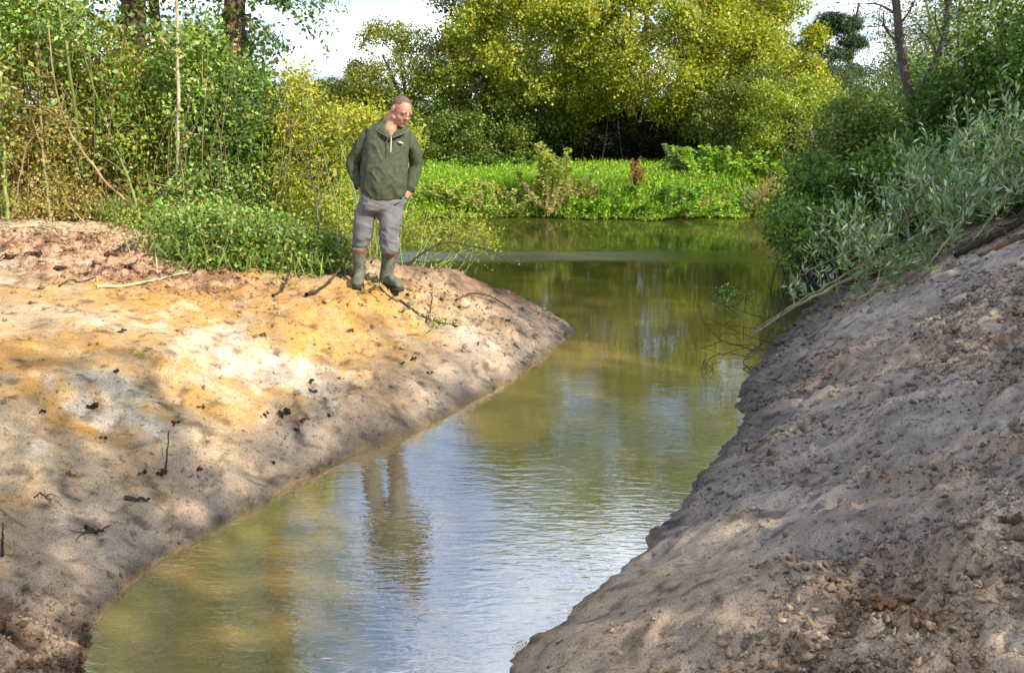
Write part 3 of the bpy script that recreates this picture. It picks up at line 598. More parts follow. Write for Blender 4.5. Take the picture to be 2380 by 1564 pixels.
# pale birch and thin saplings with visible stems
SAP = [  # stem as picture points, distance, radius, bark, label, leaves
    ([(408, -330), (410, 0), (416, 200), (412, 420), (402, 580)], 10.0, .024, 'bark_pale', 'pale straight birch sapling in front of the left thicket', 520),
    ([(84, -250), (88, 120), (98, 330), (118, 520)], 9.6, .016, 'bark_willow', 'slim brownish sapling near the left picture edge', 380),
    ([(100, -200), (160, 150), (185, 330), (190, 460), (206, 545)], 9.9, .021, 'bark_green', 'greenish sapling, second stem from the left edge', 380),
    ([(112, 60), (128, 210), (160, 310), (250, 430), (345, 515), (390, 575)], 9.5, .015, 'stem_dry', 'thin brown sapling bent diagonally across the left thicket', 60),
    ([(195, 120), (212, 190), (262, 330), (306, 430), (330, 500)], 9.8, .014, 'bark_green', 'thin green sapling slanting down to the right in the thicket', 200),
    ([(372, 150), (384, 250), (408, 310), (420, 400), (424, 560)], 10.2, .016, 'stem_dry', 'thin forked sapling left of the pale birch', 240),
    ([(470, 60), (468, 200), (474, 420), (482, 600)], 10.3, .014, 'bark_green', 'thin green sapling right of the pale birch', 260),
    ([(20, 480), (62, 330), (160, 255), (210, 230)], 9.4, .010, 'stem_dry', 'arching pale stem crossing the thicket at the left edge', 40),
    ([(428, 640), (424, 560), (430, 450), (418, 360)], 9.4, .015, 'stem_dry', 'reddish-brown broken stem at the foot of the birch', 120),
    ([(716, 330), (722, 400), (738, 480), (742, 560), (738, 605)], 9.6, .013, 'bark_grey', 'thin grey sapling stem left of the man', 60),
    ([(640, 260), (690, 340), (722, 390)], 9.9, .008, 'bark_grey', 'slanting grey twig above the thin sapling left of the man', 50),
    ([(2, 150), (6, 300), (14, 460), (24, 540)], 9.6, .022, 'bark_green', 'green stem at the very left edge of the thicket', 240),
]
for pts, y, r, bark, lab, nl in SAP:
    q = np.array([at_y(u, v, y + .25 * math.sin(i * 2.1 + u)) for i, (u, v) in enumerate(pts)])
    if q[0, 2] < q[-1, 2]: q = q[::-1]
    gzz = H(q[-1, 0], q[-1, 1]); 
    if q[-1, 2] - gzz < .8: q[-1, 2] = gzz - .05
    tp = through(q[::-1], 22, .004); th = thing('thicket_sapling', (tp[0][0], tp[0][1], gzz), lab, 'sapling', 'thin saplings of the left thicket')
    stem('trunk', th, [(tp, taper(r, r * .45, 22))], bark, 7)
    paths, P = [], []
    for j in range(7):
        s = tp[rng.integers(6, 22)]; e = s + (rdir(1)[0] * [.45, .4, .25] + [0, 0, .22]); c = curve(s, e, 6, .1); paths.append((c, taper(r * .4, .003, 6))); P.append(np.repeat(c[2:], max(1, nl // 28), 0))
    stem('limb', th, paths, bark, 4)
    P = np.concatenate(P); Leaves().add(P + rng.normal(size=P.shape) * .085, .065, .045, TG if nl > 100 else OL, up=.5).build('crown', th)
# leafy bushes that fill the thicket, front row then back row
ROW = [  # u, distance, centre v, half width px, half height px, palette, leaf, label, clumps
    (40, 10.6, 330, 150, 200, BR + OL[:2], .050, 'brownish bramble bush at the left edge of the thicket', 230),
    (60, 10.9, 70, 150, 120, TG, .062, 'pale-leaved bush top at the upper left corner', 200),
    (230, 10.9, 420, 130, 130, BR + TG[:2], .050, 'brown and green undergrowth bush left of the birch', 200),
    (250, 11.2, 190, 120, 120, OL + TG[:2], .055, 'olive bush between the saplings and the thick trunk', 170),
    (355, 10.9, 330, 110, 170, TG[:3] + OL, .055, 'green bush left of the pale birch', 200),
    (470, 10.9, 240, 95, 200, TG, .058, 'tall leafy bush behind the pale birch', 250),
    (500, 10.5, 480, 110, 120, TG + DK, .052, 'bushy green undergrowth below the ivy-covered trunk', 240),
    (570, 10.9, 340, 75, 190, TG[:3] + DK, .055, 'dark green bush below the leaning ivy-covered trunk', 230),
    (150, 10.3, 480, 110, 70, BR, .045, 'low brown bramble at the foot of the slim saplings', 110),
    (380, 10.2, 520, 100, 70, TG[:2] + BR[:2], .045, 'low bramble at the foot of the birch', 110),
    (600, 10.2, 560, 80, 75, TG, .045, 'low leafy growth below the yellow bush', 120),
    (505, 9.95, 560, 75, 85, TG + LIME[3:4], .050, 'leafy growth spilling onto the bank right of the birch', 150),
    (585, 9.9, 590, 65, 60, TG + LIME[3:4], .045, 'leafy growth spilling onto the bank left of the thin grey sapling', 110),
    (420, 10.0, 540, 60, 60, TG + BR[:1], .045, 'leafy growth around the foot of the birch', 90),
    (690, 9.95, 600, 60, 40, TG, .040, 'low green growth on the bank left of the boots of the man', 70),
    (465, 9.45, 565, 65, 75, TG + LIME[3:4], .046, 'leafy clump nearest the dirt edge below the birch', 80),
    (550, 9.45, 580, 65, 65, TG + OL[:2], .046, 'leafy clump at the dirt edge right of the one below the birch', 80),
    (640, 9.5, 595, 65, 50, TG + LIME[3:4], .044, 'leafy clump at the dirt edge below the yellow bush', 70),
    (735, 9.6, 605, 60, 42, OL + TG[:2], .042, 'leafy clump at the dirt edge nearest the man', 60)]
for (u, y, v, wu, hv, pal, lf, lab, ncl) in ROW:
    y -= .45; ncl = int(ncl * 2.1); lf *= .86; pal = [(c_[0] * 1.3, c_[1] * 1.36, c_[2] * 1.2) for c_ in pal]
    c = at_y(u, v, y); rx, rz = wu * y / FPX, hv * y / FPX; b = np.array([c[0], y, H(c[0], y)])
    th = thing('thicket_bush', b, lab, 'bush', 'bushes of the left thicket')
    paths = [(curve(b + [rng.normal() * rx * .4, rng.normal() * .2, -.05], c + rdir(1)[0] * [rx, .4, rz] * .9, 9, .1, 0, .04), taper(.010, .004, 9)) for _ in range(14)]
    stem('stems', th, paths, 'stem_dry' if 'brown' in lab or 'bramble' in lab else 'bark_green', 4)
    P = clumped(blob_points(c, (rx * 1.05, .6, rz * 1.05), ncl, .12, seed=u), .12, 24); P = P[P[:, 2] > H(c[0], y) + .02]
    Leaves().add(P, lf, lf * .66, pal, up=.4).build('crown', th)
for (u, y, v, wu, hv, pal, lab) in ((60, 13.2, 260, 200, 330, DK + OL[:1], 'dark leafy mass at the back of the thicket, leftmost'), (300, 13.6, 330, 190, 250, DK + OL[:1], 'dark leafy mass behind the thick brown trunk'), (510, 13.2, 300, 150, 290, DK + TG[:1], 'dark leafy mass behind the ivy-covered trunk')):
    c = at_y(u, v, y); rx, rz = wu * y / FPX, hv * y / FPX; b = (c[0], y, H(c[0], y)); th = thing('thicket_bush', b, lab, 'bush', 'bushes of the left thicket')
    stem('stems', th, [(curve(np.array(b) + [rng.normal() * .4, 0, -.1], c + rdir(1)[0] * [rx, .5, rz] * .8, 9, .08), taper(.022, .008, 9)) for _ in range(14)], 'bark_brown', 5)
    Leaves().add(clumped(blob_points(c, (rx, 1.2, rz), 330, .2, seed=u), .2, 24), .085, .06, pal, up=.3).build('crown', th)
# trees whose crowns close over the thicket above the picture
for (u, y, h, lab) in ((20, 12.5, 9.5, 'tall leafy tree at the left edge, crown above the picture'), (190, 14, 10, 'tall leafy tree behind the saplings, crown above the picture'), (440, 13.2, 9, 'tall leafy tree between the two thick trunks')):
    b = np.array([X(u, y), y, H(X(u, y), y)])
    tree('thicket_tree', lab, b, b + [.2, 0, h - 1.5], .11, [(b + [0, 0, h * .68], (1.9, 1.6, h * .34), 330, 20, .4, .4)], (.09, .06), TG[:3] + OL[:2], limbs=7, gap=.36)
# yellow-green willow bush between thicket and man
YW = [(.46, .42, .025), (.34, .36, .03), (.24, .30, .03), (.48, .42, .06), (.16, .22, .03)]
for (spots, lab, nst) in (
        (((690, 10.6, 300, 70, 140, 150), (735, 10.8, 330, 60, 100, 120), (660, 10.5, 430, 70, 120, 150), (700, 10.6, 195, 30, 50, 36)), 'tall yellow-leaved willow bush left of the man', 34),
        (((775, 10.9, 380, 55, 130, 150), (800, 11.0, 290, 60, 45, 60), (740, 10.4, 520, 80, 90, 150), (850, 11.2, 268, 45, 26, 30), (965, 11.6, 325, 22, 30, 18)), 'yellow-green willow bush directly behind the man', 34),
        (((960, 11.2, 530, 80, 50, 45), (1060, 11.6, 535, 85, 45, 32), (850, 10.8, 530, 60, 80, 70), (1125, 11.9, 550, 45, 30, 10)), 'low willow scrub hanging over the water behind the legs of the man', 30)):
    cs = [(at_y(u, v, y), wu * y / FPX, hv * y / FPX, k) for (u, y, v, wu, hv, k) in spots]
    bx, byy = (cs[0][0][0], 10.3) if 'legs' not in lab else (-1.15, 9.95); b = np.array([bx, byy, max(H(bx, byy), .02)])
    th = thing('willow_bush', b, lab, 'bush', 'yellow willow bushes behind the man'); paths = []; lv = Leaves()
    for c, rx, rz, k in cs:
        for _ in range(nst // len(cs)): paths.append((curve(b + [rng.normal() * .3, rng.normal() * .15, -.1], c + rdir(1)[0] * [rx, .4, rz], 10, .1, 0, .03), taper(.012, .003, 10)))
        lv.add(clumped(blob_points(c, (rx, .55, rz), k, .1, seed=int(rx * 100)), .13, 22), .055, .022, (YW if c[2] > 1.9 else [(.34, .36, .03), (.24, .30, .03), (.15, .22, .03), (.42, .38, .06)]) if 'legs' not in lab else [(.26, .28, .04), (.18, .22, .03), (.34, .34, .04)], up=.4)
    stem('stems', th, paths, 'bark_green', 4); lv.build('crown', th)
EDGE_CLUMPS = [(395, 612, .34, .30, 'green sprawl of leaves at the dirt edge under the birch'), (455, 636, .34, .34, 'leafy sprawl where the dirt rim drops, right of the birch'), (525, 640, .34, .36, 'leafy sprawl on the rim below the ivy-covered trunk'), (600, 640, .34, .32, 'leafy sprawl on the rim below the tall yellow bush'), (675, 642, .30, .26, 'low leafy sprawl on the rim, two steps left of the man'), (745, 646, .28, .22, 'low leafy sprawl on the rim just left of the man')]
for (u, v, rx, rz, lab) in EDGE_CLUMPS:
    g = hit(u, v); g[1] += .25; g[2] = H(g[0], g[1]); th = thing('thicket_bush', g, lab, 'bush', 'leafy sprawls along the dirt rim'); c = g + [0, .05, rz * .45]
    stem('stems', th, [(curve(g + [rng.normal() * .1, rng.normal() * .08, -.03], c + rdir(1)[0] * [rx, .2, rz] + [0, 0, .1], 7, .12, 0, .04), taper(.006, .002, 7)) for _ in range(16)], 'bark_green', 4)
    P = clumped(blob_points(c, (rx, .24, rz * 1.25), 120, .05, seed=u), .10, 16); P = P[P[:, 2] > land(P[:, 0], P[:, 1])[0] + .01]; lv = Leaves().add(P, .045, .026, TG + LIME[3:4], up=.5)
    n_ = 70; q = c + rng.normal(size=(n_, 3)) * [rx * .7, .16, .02]; q[:, 2] = land(q[:, 0], q[:, 1])[0] + .12; lv.add(q, .30, .012, [(.16, .28, .04), (.26, .36, .07), (.36, .30, .14)], A=rng.normal(size=(n_, 3)) * .4 + [0, 0, 1]); lv.build('crown', th)
# tangle of dry stems, and grass along the foot of the thicket
paths = []
for _ in range(300):
    u = rng.uniform(-60, 620); y = rng.uniform(9.8, 11.0); b = np.array([X(u, y), y, 0]); b[2] = H(b[0], y) - .03
    paths.append((curve(b, b + [rng.normal() * .45, rng.normal() * .25, rng.uniform(.4, 2.2)], 7, .12, 0, .03), taper(rng.uniform(.003, .008), .002, 7)))
V, F = tube(paths, 3); tag(mesh_np('dry_stems', V, F, M['stem_dry']), 'tangle of dry straw-coloured stems at the foot of the thicket', 'stems', kind='stuff')
n = 20000; x = rng.uniform(-5.6, -1.3, n); y = rng.uniform(8.6, 10.6, n); z, mm = land(x, y); uu = 1190 + x / y * FPX
k = (~mm['wat']) & (rng.uniform(0, 1, n) < sstep(9.4, 9.9, y + .5 * (fbm(x * 2, y * 2, 2, 95) - .5) + .85 * sstep(380, 520, uu))); x, y, z = x[k], y[k], z[k]
A = rng.normal(size=(len(x), 3)) * .4 + [0, 0, 1]; Lv = Leaves(); Lv.add(np.stack([x, y, z + .12], 1), .30, .012, [(.14, .26, .04), (.22, .34, .06), (.32, .32, .12), (.34, .26, .12)], A=A)
tag(Lv.build('bank_grass', None, 'grass'), 'grass tufts along the foot of the left thicket', 'grass', kind='stuff')
SHADE = [(3.7, -1.1, 6.4, 1.9, 150, 20), (8.2, -.5, 7.6, 2.2, 240, 22), (10.2, 2.4, 8.6, 2.3, 250, 22), (11.8, 5.6, 9.0, 2.4, 300, 22)]
# ------------------------------------------------------------------ right bank: forked tree, bushes, cut willow brash
GG = [(.16, .27, .08), (.24, .34, .15), (.11, .20, .045), (.34, .42, .26)]
DG = [(.085, .17, .03), (.13, .23, .04), (.05, .11, .02), (.19, .30, .05)]
y = 13.2; b = at_y(2148, 395, y); b[2] = H(b[0], y) - .1
th = thing('forked_tree', b, 'slender grey tree with a forked trunk on the right bank', 'tree')
A1 = through([b, at_y(2142, 385, y), at_y(2128, 310, y), at_y(2118, 220, y), at_y(2092, 140, y), at_y(2088, 40, y), at_y(2065, -120, y), at_y(2050, -420, y)], 30)
B1 = through([at_y(2124, 290, y), at_y(2136, 230, y), at_y(2160, 170, y), at_y(2195, 110, y), at_y(2203, 10, y), at_y(2215, -150, y), at_y(2225, -420, y)], 24)
stem('trunk', th, [(A1, taper(.085, .03, 30))], 'bark_grey', 9); stem('trunk', th, [(B1, taper(.055, .03, 24))], 'bark_grey', 8)
cl = []
for s, e in (((2090, 100), (2050, 30)), ((2090, 60), (2140, -30)), ((2092, 145), (2120, 60)), ((2180, 135), (2120, 60)), ((2200, 60), (2290, 0)), ((2200, 100), (2170, 20)), ((2088, 40), (1990, 10)), ((2205, 0), (2330, -60)), ((2110, 170), (2060, 120)), ((2200, 140), (2280, 70)), ((2140, 380), (2050, 375))):
    c = curve(at_y(*s, y), at_y(*e, y + rng.normal() * .4), 9, .1, 0, .03); pp = [(c, taper(.022, .006, 9))]
    for _ in range(5): q = c[rng.integers(3, 9)]; tw = curve(q, q + rdir(1)[0] * .5, 5, .1); pp.append((tw, taper(.007, .003, 5))); cl.append(tw[-1])
    stem('limb', th, pp, 'bark_grey', 5)
lv = Leaves(); lv.add(clumped(np.array(cl), .22, 13), .06, .03, [(.07, .12, .04), (.12, .17, .05), (.18, .20, .06)])
lv.add(clumped(blob_points(at_y(2130, -260, y), (1.6, 1.3, 1.0), 120, .3, seed=5), .3, 18), .06, .03, [(.07, .12, .04), (.12, .17, .05)]); lv.build('crown', th)
# second and third thin trunks at the right edge
for (pts, y, r, lab) in ((((2245, 300), (2232, 210), (2226, 100), (2236, -60), (2240, -400)), 15.5, .04, 'thin dark tree right of the forked trunk'), (((2330, 330), (2322, 200), (2330, 60), (2340, -100), (2345, -420)), 12.4, .045, 'thin leafy tree at the right picture edge')):
    q = np.array([at_y(u, v, y) for u, v in pts]); q[0, 2] = H(q[0, 0], y) - .1; b = q[0] + [0, 0, .1]
    tree('bank_tree', lab, b, q[-1], r, [(at_y(2300 if y < 13 else 2230, 40, y), (.9, .8, .7), 60, 18, .26, .2), (at_y(pts[-1][0] + 20, -330, y), (1.5, 1.2, 1.1), 140, 18, .3, .3)], (.07, .045), DG + [(.15, .20, .04)], bark='bark_grey', trunk_pts=q, limbs=7)
BUSH = [  # u, y, v, half w px, half h px, palette, leaf, label, clumps, droop
    (1905, 13.0, 480, 95, 110, DG, (.07, .045), 'dark green hazel bush leaning over the river from the right bank', 300, .3),
    (1845, 11.4, 540, 50, 60, DG + [(.20, .28, .04)], (.06, .04), 'low green branches dipping to the water at the right bank', 110, .6),
    (2010, 14.0, 330, 120, 120, DG[:2] + [(.13, .17, .03), (.20, .20, .05)], (.07, .05), 'olive-green bush behind the right bank, left of the forked tree', 300, .2),
    (2090, 12.2, 430, 130, 100, DG, (.07, .045), 'dark bush at the foot of the forked tree', 300, .3),
    (2230, 12.8, 280, 130, 120, DG[:2] + [(.10, .18, .05), (.14, .22, .06)], (.07, .045), 'green bush right of the forked trunk', 300, .2),
    (2360, 12.0, 180, 90, 150, DG + [(.12, .22, .03)], (.075, .05), 'bright green bush at the upper right edge', 220, .2),
    (2330, 11.0, 400, 110, 110, DG[:2] + GG[:1], (.07, .03), 'grey-green sallow bush at the right edge behind the brash', 230, .3),
    (2520, 11.5, 330, 140, 150, DG, (.08, .05), 'green bush just beyond the right picture edge', 260, .3),
    (2760, 10.0, 330, 160, 160, DG, (.08, .05), 'second green bush beyond the right picture edge', 260, .3),
    (2600, 14.5, 200, 170, 190, DG, (.09, .06), 'tall bush behind the others beyond the right edge', 260, .3),
    (1960, 11.2, 560, 90, 70, DG, (.06, .04), 'dark leafy scrub where the right bank meets the river', 200, .4)]
for (u, y, v, wu, hv, pal, lf, lab, ncl, dr) in BUSH:
    c = at_y(u, v, y); rx, rz = wu * y / FPX, hv * y / FPX; bx = max(c[0], 3.5 + .1 * (y - 9)); b = np.array([bx, y, max(H(bx, y), .02)])
    th = thing('bank_bush', b, lab, 'bush', 'bushes on the right bank')
    stem('stems', th, [(curve(b + [rng.normal() * .2, rng.normal() * .2, -.1], c + rdir(1)[0] * [rx, .5, rz] * .85, 9, .1, 0, .03), taper(.012, .004, 9)) for _ in range(20)], 'bark_grey', 4)
    P = clumped(blob_points(c, (rx, .8, rz), int(ncl * 1.4), .2, seed=u), .15, 22); P = P[P[:, 2] > .03]
    Leaves().add(P, lf[0], lf[1], pal, droop=dr, up=.5).build('crown', th, 'leaf')
# cut willow branches heaped along the top of the right bank: long poles with grey-green leaves
def pole(label, pts, r, nl, side=12, gpal=GG, rel=None, name='willow_branch', mat='bark_willow', leaf=(.085, .021)):
    q = []
    for (u, v, up) in pts:
        g = hit(u, v, 4.0, 16.0) if up is not None else None
        q.append(g + [0, 0, up] if up is not None else None)
    q = np.array(q); tp = through(q, 26, .006); th = thing(name, tp[0], label, 'branch', 'cut willow branches on the right bank' if name == 'willow_branch' else None)
    stem('pole', th, [(tp, taper(r, r * .35, 26))], mat, 7)
    paths, P, A = [], [], []
    for j in range(side):
        k = rng.integers(5, 25); T = unit(tp[min(k + 1, 25)] - tp[k - 1]); d = unit(T * .9 + rdir(1)[0] * .8 + np.array([0, 0, .35])); c = curve(tp[k], tp[k] + d * rng.uniform(.35, .9), 8, .1, .06, .03); paths.append((c, taper(r * .32, .002, 8)))
        m_ = max(4, int(nl * .55) // side); t = rng.uniform(.15, 1.05, m_); pt = np.stack([np.interp(t, np.linspace(0, 1, 8), c[:, i]) for i in range(3)], 1)
        a = unit(d + rdir(m_) * .9); P.append(pt + a * leaf[0] * .5); A.append(a)
    if paths: stem('side_twigs', th, paths, mat, 4)
    if nl: Leaves().add(np.concatenate(P), leaf[0], leaf[1], gpal, A=np.concatenate(A), up=.7).build('leaves', th, 'leaf_glossy')
    return th
PB = lambda *a: [at for at in a]
def wp(u, v, y): return at_y(u, v, y)
def brash(label, pts, r, nl, side, pal=GG, mat='bark_willow', name='willow_branch', leaf=(.105, .028), group='cut willow branches on the right bank'):
    q = np.array([wp(*p) for p in pts])
    for i in range(len(q)):
        g = max(H(q[i, 0], q[i, 1]), 0) + r; q[i, 2] = max(q[i, 2], g)
    tp = through(q, 26, .005); th = thing(name, tp[0], label, 'branch', group); stem('pole', th, [(tp, taper(r * .55, r, 26))], mat, 7); paths, P, A = [], [], []
    for j in range(side):
        k = rng.integers(4, 25); T = -unit(tp[min(k + 1, 25)] - tp[k - 1]); d = unit(-T * .6 + rdir(1)[0] * .8 + np.array([0, .45, .35])); c = curve(tp[k], tp[k] + d * rng.uniform(.3, .85), 8, .1, .06, .03); paths.append((c, taper(max(r * .3, .004), .002, 8)))
        m_ = max(4, int(nl * .55) // side); t = rng.uniform(.1, 1.05, m_); pt = np.stack([np.interp(t, np.linspace(0, 1, 8), c[:, i]) for i in range(3)], 1)
        a = unit(d + rdir(m_) * .9); P.append(pt + a * leaf[0] * .5 + rng.normal(size=(m_, 3)) * .03); A.append(a)
    if paths: stem('side_twigs', th, paths, mat, 4)
    if nl:
        P, A = np.concatenate(P), np.concatenate(A); g = np.maximum(land(P[:, 0], P[:, 1])[0], 0); k = P[:, 2] > g + .01
        Leaves().add(P[k], leaf[0], leaf[1], pal, A=A[k], up=.7).build('leaves', th, 'leaf_glossy')
    return th
brash('longest pale willow pole pointing down to the water from the right brash', [(1738, 788, 8.6), (1830, 722, 8.8), (1960, 655, 9.1), (2140, 562, 9.5), (2260, 510, 9.8)], .024, 700, 22)
brash('thinner pole lying just below the longest willow pole', [(1745, 775, 8.8), (1850, 705, 9.0), (1990, 625, 9.3), (2090, 590, 9.6)], .015, 380, 14)
brash('brown willow limb slanting to the right picture edge', [(2110, 560, 9.2), (2230, 500, 9.3), (2330, 455, 9.4), (2440, 425, 9.6)], .026, 900, 24)
brash('upper willow limb behind the brown one at the right edge', [(2080, 520, 9.9), (2200, 470, 10.0), (2330, 430, 10.1), (2450, 380, 10.2)], .018, 1000, 26)
brash('leafy willow branch over the middle of the brash heap', [(1930, 640, 9.6), (2010, 580, 9.8), (2110, 510, 10.0), (2200, 420, 10.3)], .016, 1100, 26)
brash('leafy willow branch dipping towards the water at the heap end', [(1860, 640, 10.0), (1960, 590, 10.2), (2050, 540, 10.4), (2120, 480, 10.6)], .014, 1000, 24)
brash('leafy willow branch on the lower edge of the heap', [(1990, 700, 8.7), (2070, 640, 8.9), (2150, 590, 9.2), (2230, 560, 9.4)], .012, 900, 24, GG + DG[:2])
brash('willow branch with silver leaves near the right edge', [(2170, 600, 8.7), (2230, 520, 9.1), (2300, 400, 9.6), (2340, 320, 10.0)], .014, 1300, 30)
brash('willow branch rising through the top of the heap', [(2100, 540, 9.9), (2160, 450, 10.2), (2220, 360, 10.5), (2260, 300, 10.8)], .014, 1300, 30)
brash('willow branch with drooping leaves above the forked tree foot', [(2050, 560, 10.3), (2110, 470, 10.6), (2190, 390, 11.0), (2280, 340, 11.3)], .014, 1200, 28)
brash('willow branch at the far right of the heap', [(2260, 560, 8.9), (2330, 470, 9.2), (2400, 360, 9.6), (2420, 280, 9.9)], .014, 1300, 30)
brash('bright green sprig at the lower end of the heap', [(1940, 745, 8.35), (1962, 722, 8.45), (1990, 700, 8.6)], .006, 130, 8, [(.08, .20, .02), (.14, .30, .03), (.05, .13, .015)], leaf=(.055, .026))
brash('bright green sprig in the middle of the lower heap edge', [(2020, 690, 8.5), (2040, 650, 8.7), (2050, 610, 8.9)], .006, 170, 8, [(.08, .20, .02), (.14, .30, .03)], leaf=(.055, .026))
brash('bright green sprig at the upper heap edge', [(2130, 660, 8.3), (2150, 630, 8.5), (2170, 600, 8.7)], .006, 150, 8, [(.08, .20, .02), (.14, .30, .03)], leaf=(.055, .026))
brash('dark bare log at the right edge under the brash', [(2220, 595, 9.0), (2310, 550, 9.1), (2400, 500, 9.3), (2460, 480, 9.4)], .045, 0, 5, mat='twig_dark')
brash('reddish-brown log lying at the right edge on the bank top', [(2275, 605, 8.6), (2350, 570, 8.7), (2430, 545, 8.8)], .03, 0, 3, mat='bark_brown')
# bare dark twigs trailing into the water at the heap end
for lab, pts in (('dark bare twig looping over the water at the heap end', [(1725, 790, 8.5), (1690, 772, 8.6), (1665, 785, 8.5), (1700, 800, 8.4), (1745, 805, 8.3)]),
                 ('dark bare twig dropping down to the right bank edge', [(1770, 800, 8.2), (1738, 820, 8.0), (1728, 845, 7.8), (1744, 868, 7.6)]),
                 ('thin dark twig arching below the heap end', [(1930, 745, 8.4), (1880, 790, 8.1), (1830, 800, 8.1), (1790, 802, 8.2)]),
                 ('dark twig lying on the water left of the heap', [(1640, 690, 10.1), (1700, 715, 9.8), (1760, 735, 9.5), (1800, 745, 9.4)])):
    brash(lab, pts, .005, 0, 3, mat='twig_dark', name='bare_twig', group='bare twigs at the right brash heap')
b = at_z(1640, 860, 0); th = thing('drowned_sprig', b, 'dark drowned sprig breaking the water left of the right bank', 'twig')
stem('twigs', th, [(curve(b + [rng.normal() * .05, 0, -.05], b + [rng.normal() * .07, rng.normal() * .06, rng.uniform(.04, .13)], 6, .2), taper(.004, .002, 6)) for _ in range(8)], 'twig_dark', 4)
b = at_z(1690, 690, 0); th = thing('drowned_sprig', b, 'green leafy sprig standing in the water before the heap', 'twig'); pp = [(curve(b + [rng.normal() * .1, 0, -.05], b + [rng.normal() * .22, rng.normal() * .15, rng.uniform(.04, .14)], 6, .2), taper(.004, .002, 6)) for _ in range(14)]
stem('twigs', th, pp, 'twig_dark', 4); Leaves().add(clumped(np.array([q[0][-2] for q in pp]), .07, 12), .06, .02, DG + GG[:1]).build('leaves', th)

# ------------------------------------------------------------------ the wood on the right beyond the picture, which shades the right bank
for i, (x, y, h, rr, ncl, per) in enumerate(SHADE):
    b = np.array([x, y, H(x, y)])
    tree('bank_alder_tree', ('nearest small alder beside the viewer', 'first tall alder', 'second tall alder', 'farthest tall alder')[i] + ' of the wood right of the picture edge', b, b + [0, 0, h * .9], .16, [(b + [0, 0, h * .66], (rr, rr, h * .34), ncl, per, .42, .3)], (.16, .12), DG, limbs=9, group='alders right of the picture', gap=.38, bark='bark_grey')
# ------------------------------------------------------------------ sticks, roots, stakes, clods and leaves on the left bank
def stick(name, label, pts, r, mat, cat='stick', group=None, side=0, leaves=None, lift=.006, r1=None):
    q = []
    for p in pts:
        g = hit(p[0], p[1]); g[2] += r * .7 + lift + (p[2] if len(p) > 2 else 0); q.append(g)
    tp = through(np.array(q), 16, r * .25); th = thing(name, tp[0], label, cat, group); r1 = r * .5 if r1 is None else r1
    stem('pole' if side or leaves else 'shaft', th, [(tp, taper(r, r1, 16))], mat, 6)
    if side:
        pp = []
        for _ in range(side):
            k = rng.integers(3, 15); d = unit(rdir(1)[0] * [1, 1, .12] + [0, 0, .12]); pp.append((curve(tp[k], tp[k] + d * rng.uniform(.05, .15), 6, .12), taper(r * .5, .002, 6)))
        stem('side_twigs', th, pp, mat, 4)
    if leaves:
        n, pal, L = leaves; k = rng.integers(4, 16, n); Leaves().add(tp[k] + rng.normal(size=(n, 3)) * [.12, .12, .02] + [0, 0, .03], L, L * .5, pal, up=1.2).build('leaves', th)
    return th
stick('fallen_stick', 'long pale stick lying on the sand below the thicket', [(225, 672), (300, 668), (350, 660), (400, 648), (440, 640)], .014, 'stick_pale')
stick('fallen_stick', 'thin brown bent stick at the upper left of the sand', [(138, 668), (165, 653), (190, 660), (222, 652)], .008, 'twig_dark')
stick('fallen_stick', 'brown branch along the thicket foot at the far left', [(20, 532), (90, 528), (160, 540), (230, 545)], .012, 'stick_pale')
stick('exposed_root', 'dark bent root sticking up left of the man', [(634, 692), (655, 683), (668, 668, .05), (682, 654, .12)], .013, 'twig_dark', 'root')
stick('exposed_root', 'dark root lying left of the boots of the man', [(712, 690), (740, 682), (765, 670, .03), (792, 655, .09)], .018, 'twig_dark', 'root')
stick('fallen_stick', 'dark crossed twig in front of the boots of the man', [(905, 700), (920, 690), (940, 678, .03)], .007, 'twig_dark')
stick('fallen_stick', 'thin dark twig left of the front boot of the man', [(882, 668), (900, 690), (925, 706)], .007, 'twig_dark')
stick('fallen_branch', 'dark branch with yellow-green leaves lying on the bank right of the man', [(930, 702), (975, 735), (1010, 752), (1065, 762)], .013, 'twig_dark', 'branch', None, 5, (150, [(.40, .40, .10), (.30, .34, .06), (.46, .42, .20)], .035))
stick('fallen_stick', 'short dark twig standing up from the leafy branch', [(990, 752), (1000, 740, .04), (1006, 722, .14)], .009, 'twig_dark')
stick('exposed_root', 'brown looping root at the right crest of the bank', [(1060, 700), (1095, 690, .02), (1130, 700, .05), (1165, 712, .02), (1190, 722)], .012, 'bark_brown', 'root', None, 4)
stick('fallen_stick', 'thin pale stalk lying towards the tip of the bank', [(1080, 770), (1130, 778), (1180, 785)], .005, 'stick_pale')
stick('fallen_stick', 'dark slanting twig low on the near left bank', [(385, 1098), (392, 1070, .06), (398, 1050, .12)], .006, 'twig_dark')
stick('grass_stalk', 'thin green stalk lying at the left picture edge', [(-8, 1180), (25, 1205), (60, 1230)], .004, 'bark_green', 'stalk')
stick('fallen_stick', 'short dark stick lying across the shaded slope', [(290, 1163), (320, 1166), (350, 1168)], .013, 'twig_dark')
stick('fallen_stick', 'dark splintered stick at the lower left of the slope', [(200, 1232), (222, 1242), (243, 1240)], .012, 'twig_dark', side=3)
stick('fallen_stick', 'dark broken twig at the left picture edge', [(6, 1300), (9, 1275, .03), (12, 1250, .06)], .007, 'twig_dark')
stick('fallen_stick', 'fine dry twigs left of the shaded slope', [(80, 1160), (95, 1150), (120, 1170)], .004, 'twig_dark', side=4)
